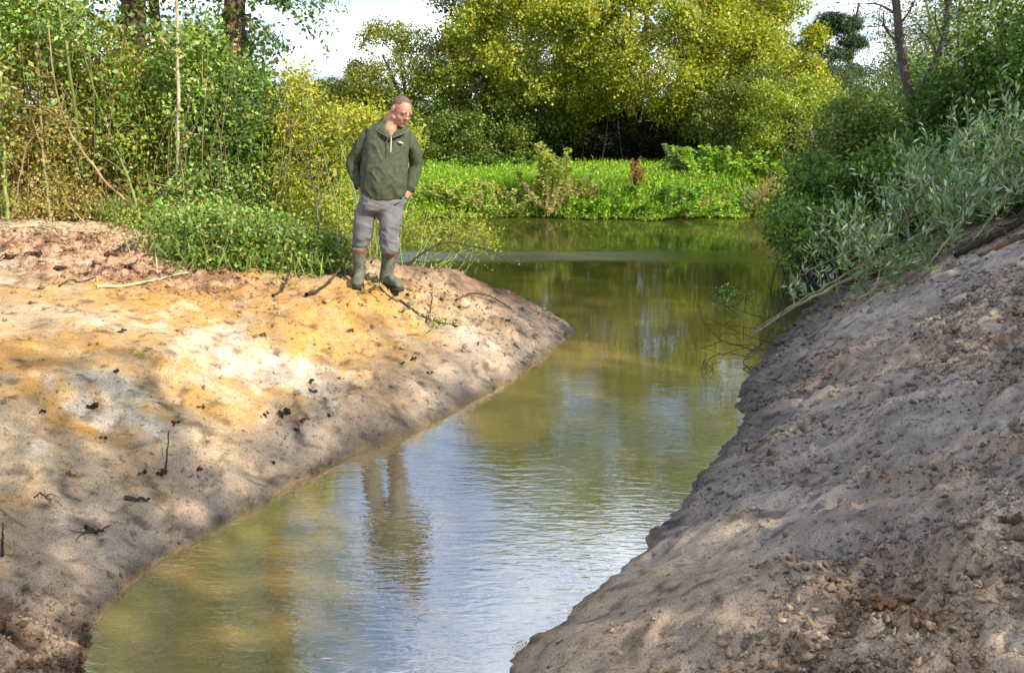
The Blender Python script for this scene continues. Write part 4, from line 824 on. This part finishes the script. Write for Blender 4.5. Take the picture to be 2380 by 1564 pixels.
# stakes standing in the water behind the bank
for (u, v0, v1, lab, r) in ((1073, 668, 628, 'pale cut stake standing at the back of the bank', .026), (1000, 660, 612, 'thin pale stake nearer the man behind the bank', .014)):
    y = 9.75; p0, p1 = at_y(u, v0 + 25, y), at_y(u + 2, v1, y); th = thing('wooden_stake', (p0[0], y, 0), lab, 'stake'); p0[2] = min(p0[2], H(p0[0], y) - .05)
    stem('shaft', th, [(through([p0, (p0 + p1) / 2 + [.01, 0, 0], p1, p1 + [0, 0, .004]], 10), np.r_[np.full(8, r), r * .8, .001])], 'stick_pale', 8)
# drowned dark branch over the water right of the man
y = 9.9; q = np.array([at_y(925, 612, y), at_y(985, 585, y + .1), at_y(1030, 562, y + .2), at_y(1055, 562, y + .3), at_y(1090, 573, y + .5), at_y(1130, 578, y + .6)]); q[0, 2] -= .1
b = np.array([q[0, 0] - .12, y - .1, max(H(q[0, 0] - .12, y - .1), 0)]); th = thing('dead_branch', b, 'dark bare branch arching over the water right of the man', 'branch')
tp = through(np.vstack([b[None], q]), 22); pp = [(curve(tp[k], tp[k] + [rng.uniform(.1, .5), rng.normal() * .15, rng.uniform(-.25, .2)], 7, .1), taper(.006, .002, 7)) for k in (6, 7, 9, 11, 13, 15, 17, 19)]
stem('pole', th, [(tp, taper(.017, .005, 22))], 'twig_dark', 6); stem('side_twigs', th, pp, 'twig_dark', 4)
Leaves().add(clumped(np.array([q_[0][-1] for q_ in pp]), .12, 10), .045, .02, [(.26, .28, .05), (.34, .32, .05)]).build('leaves', th)
# dark peat clods on the pale sand
CL = [(725, 885, 0.03, 'small dark clod above a larger one in the middle of the sandy slope'),
      (730, 912, 0.042, 'largest dark clod in the middle of the sandy slope'),
      (660, 958, 0.045, 'broad dark clod in the cluster below the white sand'),
      (705, 978, 0.032, 'dark clod at the lower right of the cluster below the white sand'),
      (615, 965, 0.028, 'dark clod at the left end of the cluster below the white sand'),
      (688, 998, 0.022, 'small dark clod at the bottom of the cluster below the white sand'),
      (766, 968, 0.026, 'dark clod at the right end of the cluster below the white sand'),
      (408, 985, 0.028, 'dark clod at the shaded edge of the white sand, left of the cluster'),
      (330, 1102, 0.032, 'left of two dark clods beside the upright twig low on the slope'),
      (375, 1100, 0.034, 'dark clod at the foot of the upright twig low on the slope'),
      (463, 1092, 0.03, 'dark clod right of the upright twig low on the slope'),
      (240, 1020, 0.02, 'small dark clod on the pale left part of the slope'),
      (470, 950, 0.03, 'dark clod on the rim of the shadow below the white sand'),
      (635, 1075, 0.022, 'small dark clod near the waterline in the middle of the left bank'),
      (960, 835, 0.032, 'dark clod on the right half of the slope below the leafy branch'),
      (1000, 870, 0.03, 'dark clod nearest the waterline on the right half of the slope'),
      (935, 845, 0.022, 'small dark clod left of another on the right half of the slope'),
      (1180, 745, 0.03, 'dark clod near the tip of the left bank'),
      (95, 960, 0.026, 'dark clod on the left edge of the pale slope'),
      (215, 945, 0.034, 'dark clod left of the white sand patch'),
      (285, 770, 0.024, 'dark clod high on the ochre sand'),
      (270, 865, 0.022, 'small dark clod low on the ochre sand'),
      (790, 880, 0.026, 'dark clod right of the largest one in the middle of the slope'),
      (1110, 800, 0.024, 'dark clod below the thin pale stalk near the bank tip'),
      (20, 600, 0.07, 'big dark clod in the reddish soil at the far left'),
      (70, 590, 0.05, 'second dark clod in the reddish soil at the far left'),
      (205, 640, 0.035, 'dark clod above the bent brown stick'),
      (300, 620, 0.05, 'dark clod above the long pale stick'),
      (140, 625, 0.04, 'dark clod on the pale top of the left bank'),
      (255, 595, 0.045, 'dark clod in the brown rim under the thicket')]
MC = mat_solid('peat', (.018, .011, .008), (.075, .045, .028), 60, .9, .15, 140, .006, .8)
for i, (u, v, r, lab) in enumerate(CL):
    g = hit(u, v); o = thing('peat_clod', g, lab, 'clod', 'dark clods on the sand')
    k = 9; P = g + rng.normal(size=(k, 3)) * [r * .5, r * .5, r * .12] + [0, 0, r * .08]; V, F, C = lumps(P, r * rng.uniform(.25, .6, k), np.ones((k, 3)), .75); mesh_np('lump', V, F, MC, o)
o = thing('fallen_leaf', hit(2302, 852) + [0, 0, .012], 'bright yellow leaf lying on the grey right bank', 'leaf'); Leaves().add([np.array(o.location)], .045, .03, [(.55, .42, .02)], A=np.array([[1., .3, .3]]), up=3).build('blade', o)
for (u, v, lab) in ((915, 985, 'small green leaf on the sand near the waterline'), (345, 820, 'green sprig lying on the ochre sand'), (1800, 830, 'pale tan leaf high on the right bank')):
    g = hit(u, v) + [0, 0, .015]; o = thing('fallen_leaf', g, lab, 'leaf'); Leaves().add(g + rng.normal(size=(5 if 'sprig' in lab else 1, 3)) * [.05, .05, .005], .06, .025, [(.20, .26, .05)] if 'tan' not in lab else [(.5, .38, .2)], up=2).build('blade', o)
g = hit(2090, 935); o = thing('pale_stone', g, 'pale chalky stone lying on the grey right bank', 'stone'); V, F, C = lumps(g + np.array([[0, 0, .01], [.05, .02, .015], [-.06, -.02, .0]]), np.array([.022, .016, .014]), np.ones((3, 3)), .6)
mesh_np('lump', V, F, mat_solid('chalk', (.36, .32, .27), (.52, .48, .43), 40, .9, .1), o)
g = next(p_ for p_ in (at_z(u_, 1505, 0) for u_ in range(1130, 1400, 4)) if H(p_[0], p_[1]) > .004); o = thing('water_weed', g, 'bleached tuft of weed at the tip of the right bank', 'weed')
stem('stalks', o, [(curve(g + [rng.normal() * .03, rng.normal() * .04, -.01], g + [-.03 + rng.normal() * .03, rng.normal() * .07, rng.uniform(.005, .035)], 6, .2), taper(.002, .001, 6)) for _ in range(16)], 'stick_pale', 4)

for (u, v, w, hgt, lab, k) in ((872, 662, .16, 20, 'small green weed tuft between the boots of the man', 9), (960, 690, .18, 14, 'small pale green weed tuft right of the front boot of the man', 8), (1010, 742, .22, 12, 'low yellowish weed tuft on the crest right of the man', 8), (660, 650, .25, 22, 'green weed tuft on the crest left of the dark root', 10)):
    g = hit(u, v); herb('weed_tuft', lab, u, v, v - hgt, g[1], w, [(.16, .26, .05), (.26, .34, .09), (.36, .38, .16)], k, (.045, .020), 9, cat='weed')
# ------------------------------------------------------------------ the man on the bank
FL, FR = hit(835, 662), hit(905, 668)                          # where his two boots stand (picture left, picture right)
MY = (FL[1] + FR[1]) / 2 + .02
man = thing('person', ((FL[0] + FR[0]) / 2, MY, min(FL[2], FR[2])), 'man in green fleece and grey trousers, hands in pockets, looking down at the water', 'person')
PH = math.radians(20); SIDE = np.array([math.cos(PH), math.sin(PH), 0]); FWD = np.array([math.sin(PH), -math.cos(PH), 0]); UP = np.array([0, 0, 1.0])
PXM = FPX / (MY * .985)                                         # picture pixels per metre at the man
def P3(u, v, d=0.0): return at_y(u, v, MY) + np.array([0, d, 0])
def ring(c, a, b, A=SIDE, B=FWD, k=28, e=2.3):
    t = np.linspace(0, 2 * math.pi, k, endpoint=False); ct, s_ = np.cos(t), np.sin(t)
    return c + (np.sign(ct) * np.abs(ct) ** (2 / e) * a)[:, None] * A + (np.sign(s_) * np.abs(s_) ** (2 / e) * b)[:, None] * B
def loft(rings):
    k = len(rings[0]); V = np.concatenate(rings + [rings[0].mean(0)[None], rings[-1].mean(0)[None]]); F = []
    n = len(rings)
    for i in range(n - 1):
        for j in range(k):
            a, b = i * k + j, i * k + (j + 1) % k; F += [(a, b, b + k), (a, b + k, a + k)]
    for j in range(k): F += [(n * k, (j + 1) % k, j), (n * k + 1, (n - 1) * k + j, (n - 1) * k + (j + 1) % k)]
    return V, np.array(F)
def limb_loft(pts, rad, k=16, flat=1.0):
    pts = np.asarray(pts, float); m_ = 4 * len(pts); s = np.r_[0, np.cumsum(np.linalg.norm(np.diff(pts, axis=0), axis=1))]; t = np.linspace(0, s[-1], m_)
    q = np.stack([np.interp(t, s, pts[:, i]) for i in range(3)], 1); r = np.interp(t, s, rad)
    for _ in range(3): q[1:-1] = (q[:-2] + 2 * q[1:-1] + q[2:]) / 4
    T = unit(np.gradient(q, axis=0)); U = unit(np.cross(T, FWD + 1e-3)); Wv = np.cross(T, U)
    return loft([ring(q[i], r[i], r[i] * flat, U[i], Wv[i], k, 2.0) for i in range(m_)])
SPH = None
def ball(c, r, R=None):
    global SPH
    if SPH is None:
        me = bpy.data.meshes.new('tmp'); import bmesh; bm = bmesh.new(); bmesh.ops.create_icosphere(bm, subdivisions=3, radius=1); bm.to_mesh(me); bm.free()
        v = np.array([q.co[:] for q in me.vertices]); f = np.array([p.vertices[:] for p in me.polygons]); SPH = (v, f); bpy.data.meshes.remove(me)
    v = SPH[0] * np.asarray(r)
    if R is not None: v = v @ np.asarray(R).T
    return v + np.asarray(c), SPH[1]
def fuse(name, parts, voxel, mat, parent, smooth=2, disp=None, keep=None, factor=.5, solid=None):
    V, F, o = [], [], 0
    for v, f in parts: V.append(v); F.append(np.asarray(f) + o); o += len(v)
    tmp = mesh_np('tmp', np.concatenate(V), np.concatenate(F), mat)
    r = tmp.modifiers.new('r', 'REMESH'); r.mode = 'VOXEL'; r.voxel_size = voxel
    if smooth: s = tmp.modifiers.new('s', 'SMOOTH'); s.factor = factor; s.iterations = smooth
    dg = bpy.context.evaluated_depsgraph_get(); me = bpy.data.meshes.new_from_object(tmp.evaluated_get(dg))
    n = len(me.vertices); co = np.empty(n * 3, np.float32); me.vertices.foreach_get('co', co); co = co.reshape(-1, 3).astype(float)
    nn = np.empty(n * 3, np.float32); me.vertex_normals.foreach_get('vector', nn); nn = nn.reshape(-1, 3)
    old = tmp.data; bpy.data.objects.remove(tmp); bpy.data.meshes.remove(old)
    if disp is not None: co = co + nn * disp(co)[:, None]
    F = np.array([p.vertices[:] for p in me.polygons]); bpy.data.meshes.remove(me)
    return mesh_np(name, co, F, mat, parent, None, True)
# joints
neck = P3(914, 300); hipc = P3(886, 450); shL, shR = P3(857, 320, .0), P3(949, 328, .07)
elL, wrL, haL = P3(815, 384, .05), P3(838, 432, -.02), P3(848, 450, -.03); elR, wrR, haR = P3(964, 388, .15), P3(950, 441, .06), P3(938, 458, .03)
knL, knR = P3(843, 540, .0), P3(906, 543, -.05)
# fleece
ts = []
for (u, v, a, b, d) in ((893, 461, .190, .150, 0), (892, 448, .200, .172, 0), (892, 430, .207, .185, 0), (893, 405, .210, .190, 0), (894, 378, .206, .180, .005), (897, 350, .204, .160, .01), (899, 328, .206, .140, .015), (901, 312, .208, .122, .02), (901, 302, .192, .112, .025), (903, 293, .150, .100, .025), (906, 285, .108, .088, .02), (909, 279, .084, .078, .01)):
    ts.append(ring(P3(u, v, d), a * .965, b))
torso = loft(ts)
# hem: dips at the front
hv = torso[0]; low = hv[:, 2] < hv[:, 2].min() + .10
sl = limb_loft([shL + [.04, 0, .0], shL, (shL + elL) / 2 + [-.012, 0, 0], elL, (elL + wrL) / 2, wrL], [.078, .078, .068, .060, .054, .048])
sr = limb_loft([shR + [-.04, 0, .0], shR, (shR + elR) / 2 + [.01, 0, 0], elR, (elR + wrR) / 2, wrR], [.074, .074, .066, .058, .053, .047])
def folds(P):
    q = np.stack([P[:, 0] * 13 + P[:, 2] * 8, P[:, 1] * 9, P[:, 2] * 9 - P[:, 0] * 6], 1); n1 = vn3(q, 3); n2 = vn3(P * [30, 30, 18], 5)
    rdg = 1 - np.abs(n1 - .5) * 3.2
    return .011 * np.clip(rdg, 0, 1) ** 1.6 - .005 + .004 * (n2 - .5)
MF = mat_solid('fleece', (.040, .046, .027), (.078, .086, .052), 35, .95, .12, 420, .002, .5)
fleece = fuse('fleece_jumper', [torso], .009, MF, man, 1, folds)
for s_ in (sl, sr): fuse('sleeve', [s_], .008, MF, fleece, 1, lambda P: folds(P) * .9)
# cuffs, collar, zip
MD = mat_solid('fleece_dark', (.022, .030, .022), (.035, .045, .032), 40, .9, .15, 300, .001, .4)
for w_, e_, r_ in ((wrL, elL, .051), (wrR, elR, .049)):
    d_ = unit(w_ - e_); V, F = tube([(np.array([w_ - d_ * .012, w_ + d_ * .004, w_ + d_ * .016]), [r_ * .97, r_ * 1.03, r_ * .9])], 18); mesh_np('cuff', V, F, MD, fleece if False else man, None, True)
HEADC = P3(934, 259, -.065)
# collar: a stand-up band open at the throat, its two flaps falling outwards
zt, zb = P3(914, 317, -.155), P3(914, 352, -.185)
def flap(pts_in, pts_out, thick=.008):
    k = len(pts_in); V = np.concatenate([pts_in, pts_out, pts_out - unit(FWD + UP * .5) * thick, pts_in - unit(FWD + UP * .5) * thick]); F = []
    for i in range(k - 1):
        for a in range(4):
            b = (a + 1) % 4; F.append((a * k + i, a * k + i + 1, b * k + i + 1, b * k + i))
    F += [(0, k, 2 * k, 3 * k), (k - 1, 4 * k - 1, 3 * k - 1, 2 * k - 1)]
    return V, np.array(F)
nb = P3(912, 283, .05)
for s_, pin, pout in ((-1, [P3(905, 272, .07), P3(887, 273, .03), P3(891, 282, -.06), P3(905, 299, -.125), P3(914, 317, -.15)], [P3(900, 276, .09), P3(878, 280, .03), P3(874, 296, -.07), P3(886, 307, -.135), P3(911, 319, -.160)]),
                      (1, [P3(910, 272, .08), P3(932, 277, .05), P3(935, 289, -.04), P3(925, 303, -.12), P3(915, 317, -.15)], [P3(914, 276, .10), P3(941, 282, .06), P3(952, 299, -.03), P3(946, 308, -.10), P3(918, 319, -.160)])):
    V, F = flap(through(pin, 14), through(pout, 14)); o = mesh_np('collar', V, F, MF, man, None, True)
    V, F = tube([(through(pout, 14) + FWD * .003, .0032)], 5); mesh_np('piping', V, F, mat_solid('piping', (.09, .11, .075), (.15, .17, .12), 30, .8), o, None, True)
MZ = mat_solid('zip', (.36, .33, .20), (.50, .46, .30), 60, .5, .5)
dirz = unit(zb - zt); V, F = tube([(through([zt + FWD * .012, zt * .5 + zb * .5 + FWD * .014, zb + FWD * .012], 8), .0045)], 6); mesh_np('zip', V, F, MZ, man, None, True)
lg = P3(934, 331, -.10); V, F = tube([(through([lg + SIDE * -.022 + UP * .008, lg + FWD * .012, lg + SIDE * .022 - UP * .006], 7), [.003, .005, .006, .006, .006, .005, .003])], 6)
mesh_np('chest_emblem', V, F, mat_solid('emblem', (.50, .50, .42), (.62, .62, .55), 60, .7), man, None, True)
# trousers
tr = [ring(P3(890, 440), .175, .130), ring(P3(889, 455), .190, .142), ring(P3(887, 472), .205, .150), ring(P3(884, 486), .200, .140), ring(P3(882, 494), .165, .105)]
def leg(pts): return loft([ring(P3(u, v, d), a, b, e=2.1) for (u, v, a, b, d) in pts])
lL = leg([(858, 478, .10, .11, .01), (851, 492, .105, .110, .0), (848, 508, .096, .100, -.01), (845, 528, .090, .092, -.015), (843, 545, .085, .086, -.015), (840, 560, .080, .082, .0), (838, 570, .076, .080, .0), (837, 576, .060, .064, .0)])
lR = leg([(905, 478, .105, .115, .0), (908, 495, .108, .115, -.01), (908, 512, .100, .105, -.03), (907, 535, .092, .096, -.04), (906, 556, .088, .090, -.04), (906, 572, .086, .088, -.035), (906, 582, .082, .084, -.035), (906, 589, .066, .068, -.035)])
def tfold(P):
    zz = P[:, 2] - man.location.z; bag = np.exp(-((zz - .46) / .11) ** 2) + .7 * np.exp(-((zz - .82) / .08) ** 2)
    q = np.stack([P[:, 0] * 7, P[:, 1] * 7, P[:, 2] * 24 + P[:, 0] * 10], 1); rdg = np.clip(1 - np.abs(vn3(q, 9) - .5) * 3, 0, 1) ** 1.5
    q2 = np.stack([P[:, 0] * 20, P[:, 1] * 20, P[:, 2] * 6], 1)
    return rdg * (.004 + .012 * bag) - .003 - .004 * bag + .006 * (vn3(q2, 10) - .5)
MT = mat_solid('trouser_cloth', (.10, .097, .098), (.165, .158, .156), 14, .85, .2, 300, .0015, .4)
trousers = fuse('trousers', [loft(tr), lL, lR], .0105, MT, man, 2, tfold)
for pts in ([P3(846, 446, -.10), P3(852, 456, -.14), P3(864, 462, -.16)], [P3(943, 455, -.02), P3(936, 464, -.08), P3(926, 468, -.12)]):
    V, F = tube([(through(pts, 8) + FWD * .004, .006)], 5); mesh_np('pocket_edge', V, F, MT, trousers, None, True)
# boots
MB = mat_solid('boot_rubber', (.045, .052, .036), (.15, .14, .105), 22, .7, .3, 60, .004, .5)
MS = mat_solid('boot_sole', (.012, .012, .012), (.05, .04, .03), 30, .8)
MRB = mat_solid('boot_red_band', (.17, .045, .028), (.26, .085, .055), 20, .6, .3)
for (u0, u1, v0, g, dirf, r0, r1) in ((837, 834, 574, FL, unit(FWD * 1.0 + SIDE * -.25), .063, .050), (906, 903, 585, FR, unit(FWD * 1.0 + SIDE * .40), .070, .056)):
    topb = P3(u0, v0, g[1] - MY); ank = np.array([*(g[:2] - dirf[:2] * .055), g[2] + .05]); sd = np.cross(UP, dirf); bt = thing('boot', man.location, None, None) if False else None
    shaft = loft([ring(topb * (1 - t) + ank * t, r0 * (1 - t) + r1 * t + .004 * math.sin(t * 9), r0 * (1 - t) + (r1 + .006) * t, sd, dirf, 24, 2.0) for t in np.linspace(0, 1, 8)])
    heel = g - dirf * .10; fr = []
    for t, w_, h_ in ((0.0, .030, .055), (.04, .038, .085), (.10, .042, .11), (.15, .042, .10), (.19, .046, .08), (.23, .048, .066), (.26, .042, .055), (.278, .022, .035)):
        fr.append(ring(heel + dirf * t + UP * (h_ * .5 + .018), w_, h_ * .5, sd, UP, 20, 2.6))
    o = fuse('boot', [shaft, loft(fr)], .008, MB, man, 3, lambda P: .004 * (vn3(P * [20, 20, 40], 12) - .5))
    srr = [ring(heel + dirf * .150 + UP * (.006 + zz), .0, .0, sd, dirf, 4) for zz in (0, .018)]
    so = np.array([(t, w_) for t, w_ in ((-.008, .02), (.0, .034), (.05, .041), (.11, .040), (.16, .045), (.22, .052), (.265, .046), (.285, .024))]); lo = np.concatenate([np.stack([so[:, 0], so[:, 1]], 1), np.stack([so[::-1, 0], -so[::-1, 1]], 1)])
    mesh_np('sole', *loft([heel + dirf * lo[:, :1] + sd * lo[:, 1:] * k_ + UP * zz for zz, k_ in ((-.012, .96), (.008, 1.0), (.020, 1.0))]), MS, o)
    bd = unit(topb - ank); V, F = tube([(np.array([topb + bd * -.032, topb + bd * -.020, topb + bd * .000]), [r0 * 1.01, r0 * 1.07, r0 * 1.10])], 22); mesh_np('red_band', V, F, MRB, o, None, True)
# body: head, neck, trunk, arms, hands and legs as one surface
yaw, nod, tilt = math.radians(40), math.radians(30), math.radians(8)
RH = (Matrix.Rotation(yaw, 3, 'Z') @ Matrix.Rotation(nod, 3, 'X') @ Matrix.Rotation(tilt, 3, 'Y'))   # head frame: -Y is the face, +Z the crown
RHn = np.array(RH); HS = .98; hp = lambda x, y, z: HEADC + RHn @ (np.array([x, y, z]) * HS)
def hb(c, r): return ball(hp(*c), np.array(r) * HS, RHn)
head = [hb((0, .012, .040), (.077, .098, .085)), hb((0, -.018, .020), (.070, .082, .085)), hb((0, -.030, -.035), (.062, .068, .062)), hb((0, -.048, -.072), (.042, .045, .036)), hb((0, -.084, -.088), (.022, .018, .018)),
        hb((-.036, -.062, -.026), (.028, .026, .030)), hb((.036, -.062, -.026), (.028, .026, .030)),
        hb((-.028, -.086, .030), (.030, .012, .011)), hb((.028, -.086, .030), (.030, .012, .011)),
        hb((0, -.102, .012), (.011, .014, .026)), hb((0, -.112, -.010), (.014, .017, .014)), hb((-.012, -.102, -.014), (.010, .011, .009)), hb((.012, -.102, -.014), (.010, .011, .009)),
        hb((0, -.090, -.052), (.026, .014, .007)), hb((0, -.088, -.062), (.024, .014, .008)), hb((0, -.082, -.040), (.028, .016, .012)),
        hb((-.031, -.076, .008), (.018, .011, .012)), hb((.031, -.076, .008), (.018, .011, .012)),
        hb((-.080, .018, .002), (.010, .020, .033)), hb((.080, .018, .002), (.010, .020, .033)), hb((-.058, -.01, -.058), (.022, .035, .026)), hb((.058, -.01, -.058), (.022, .035, .026))]
nk = limb_loft([P3(904, 304, .03), P3(906, 290, .015), hp(-.005, .025, -.055), hp(0, .02, .0)], [.086, .078, .070, .062], 18)
throat = limb_loft([P3(911, 321, -.095), P3(908, 307, -.075), P3(911, 294, -.05), hp(0, -.01, -.06)], [.034, .060, .060, .052], 16)
core = loft([ring(P3(887, 470), .16, .10), ring(P3(892, 420), .17, .12), ring(P3(898, 340), .18, .11), ring(P3(902, 315, .02), .17, .09), ring(P3(909, 298, .02), .07, .06)])
arms = [limb_loft([shL, elL, wrL - unit(wrL - elL) * .0, wrL + unit(haL - wrL) * .02], [.05, .045, .036, .032], 14), limb_loft([shR, elR, wrR, wrR + unit(haR - wrR) * .02], [.05, .045, .036, .032], 14)]
legs = [limb_loft([P3(856, 480), knL, P3(836, 575), FL + [0, .03, .12], FL + [0, .03, .06]], [.075, .055, .045, .025, .02], 14), limb_loft([P3(905, 480), knR, P3(906, 585, FR[1] - MY), FR + [-.02, .03, .12], FR + [-.02, .03, .06]], [.075, .055, .045, .025, .02], 14)]
hands = []
for w_, h_, sg in ((wrL, haL, 1), (wrR, haR, -1)):
    d_ = unit(h_ - w_); o_ = unit(np.cross(d_, FWD)) * sg; n_ = unit(np.cross(o_, d_))
    hands.append(limb_loft([w_, w_ + d_ * .035, w_ + d_ * .085], [.030, .042, .040], 14, .62))
    for j, (off, L_) in enumerate(((-.030, .062), (-.010, .075), (.011, .070), (.030, .052))):
        k0 = w_ + d_ * .075 + o_ * off; hands.append(limb_loft([k0, k0 + d_ * L_ * .5 + n_ * .008, k0 + d_ * L_ - n_ * .01], [.0105, .0095, .0075], 8))
    t0 = w_ + d_ * .03 - o_ * .03 * 1 ; hands.append(limb_loft([t0, t0 + d_ * .03 - o_ * .022 + FWD * .01, t0 + d_ * .062 - o_ * .024 + FWD * .012], [.014, .012, .009], 8))
m, t, out = new_mat('skin'); p = N(t, 'ShaderNodeBsdfPrincipled'); sk = ramp(t, noise(t, 26, 4, .6), [(.3, (.34, .155, .09)), (.7, (.40, .195, .12))]); t.links.new(sk, p.inputs['Base Color'])
p.inputs['Roughness'].default_value = .5; p.inputs['Subsurface Weight'].default_value = .12; p.inputs['Subsurface Radius'].default_value = (.01, .004, .002); t.links.new(bump(t, noise(t, 260, 3), .25, .002), p.inputs['Normal']); t.links.new(p.outputs[0], out.inputs[0]); M['skin'] = m
body = fuse('body', head + [nk, throat, core] + arms + legs + hands, .0062, m, man, 2, None, factor=.4)
# hair: short, receding, brown going grey; brows, closed lids, lips
MH = mat_solid('hair', (.06, .038, .024), (.17, .115, .075), 130, .8, .2, 400, .003, .7)
v, f = ball((0, .014, .042), (.0780, .0985, .0855)); v2 = v.copy()
keepv = v[:, 2] > np.interp(v[:, 1], [-.1, -.062, -.035, -.005, .028, .05, .12], [.2, .098, .058, .036, .028, -.015, -.055]) + (vn3(v * 90, 6) - .5) * .022
fk = f[keepv[f].all(1)]; vh = v * (1 + .02 * (vn3(v * 240, 4) - .4))[:, None]; o = mesh_np('hair', (vh * HS) @ RHn.T + HEADC, fk, MH, man, None, True)
sol = o.modifiers.new('thickness', 'SOLIDIFY'); sol.thickness = .0025; sub = o.modifiers.new('sub', 'SUBSURF'); sub.levels = 1; sub.render_levels = 1
for s_ in (-1, 1):
    V, F = tube([(np.array([hp(s_ * x_, y_, z_) for x_, y_, z_ in ((.012, -.099, .036), (.028, -.0985, .040), (.046, -.087, .036))]), [.002, .003, .0015])], 6); mesh_np('eyebrow', V, F, MH, man, None, True)
    V, F = tube([(np.array([hp(s_ * x_, y_, z_) for x_, y_, z_ in ((.018, -.0855, .004), (.031, -.0880, .001), (.044, -.083, .003))]), [.0015, .0022, .0012])], 5); mesh_np('eyelashes', V, F, M['twig_dark'], man, None, True)
V, F = tube([(np.array([hp(x_, y_, z_) for x_, y_, z_ in ((-.024, -.094, -.058), (-.01, -.1035, -.0565), (0, -.1045, -.0575), (.01, -.1035, -.0565), (.024, -.094, -.058))]), [.001, .003, .0032, .003, .001])], 6)
mesh_np('mouth', V, F, mat_solid('lip', (.20, .05, .04), (.28, .085, .07), 60, .5), man, None, True)
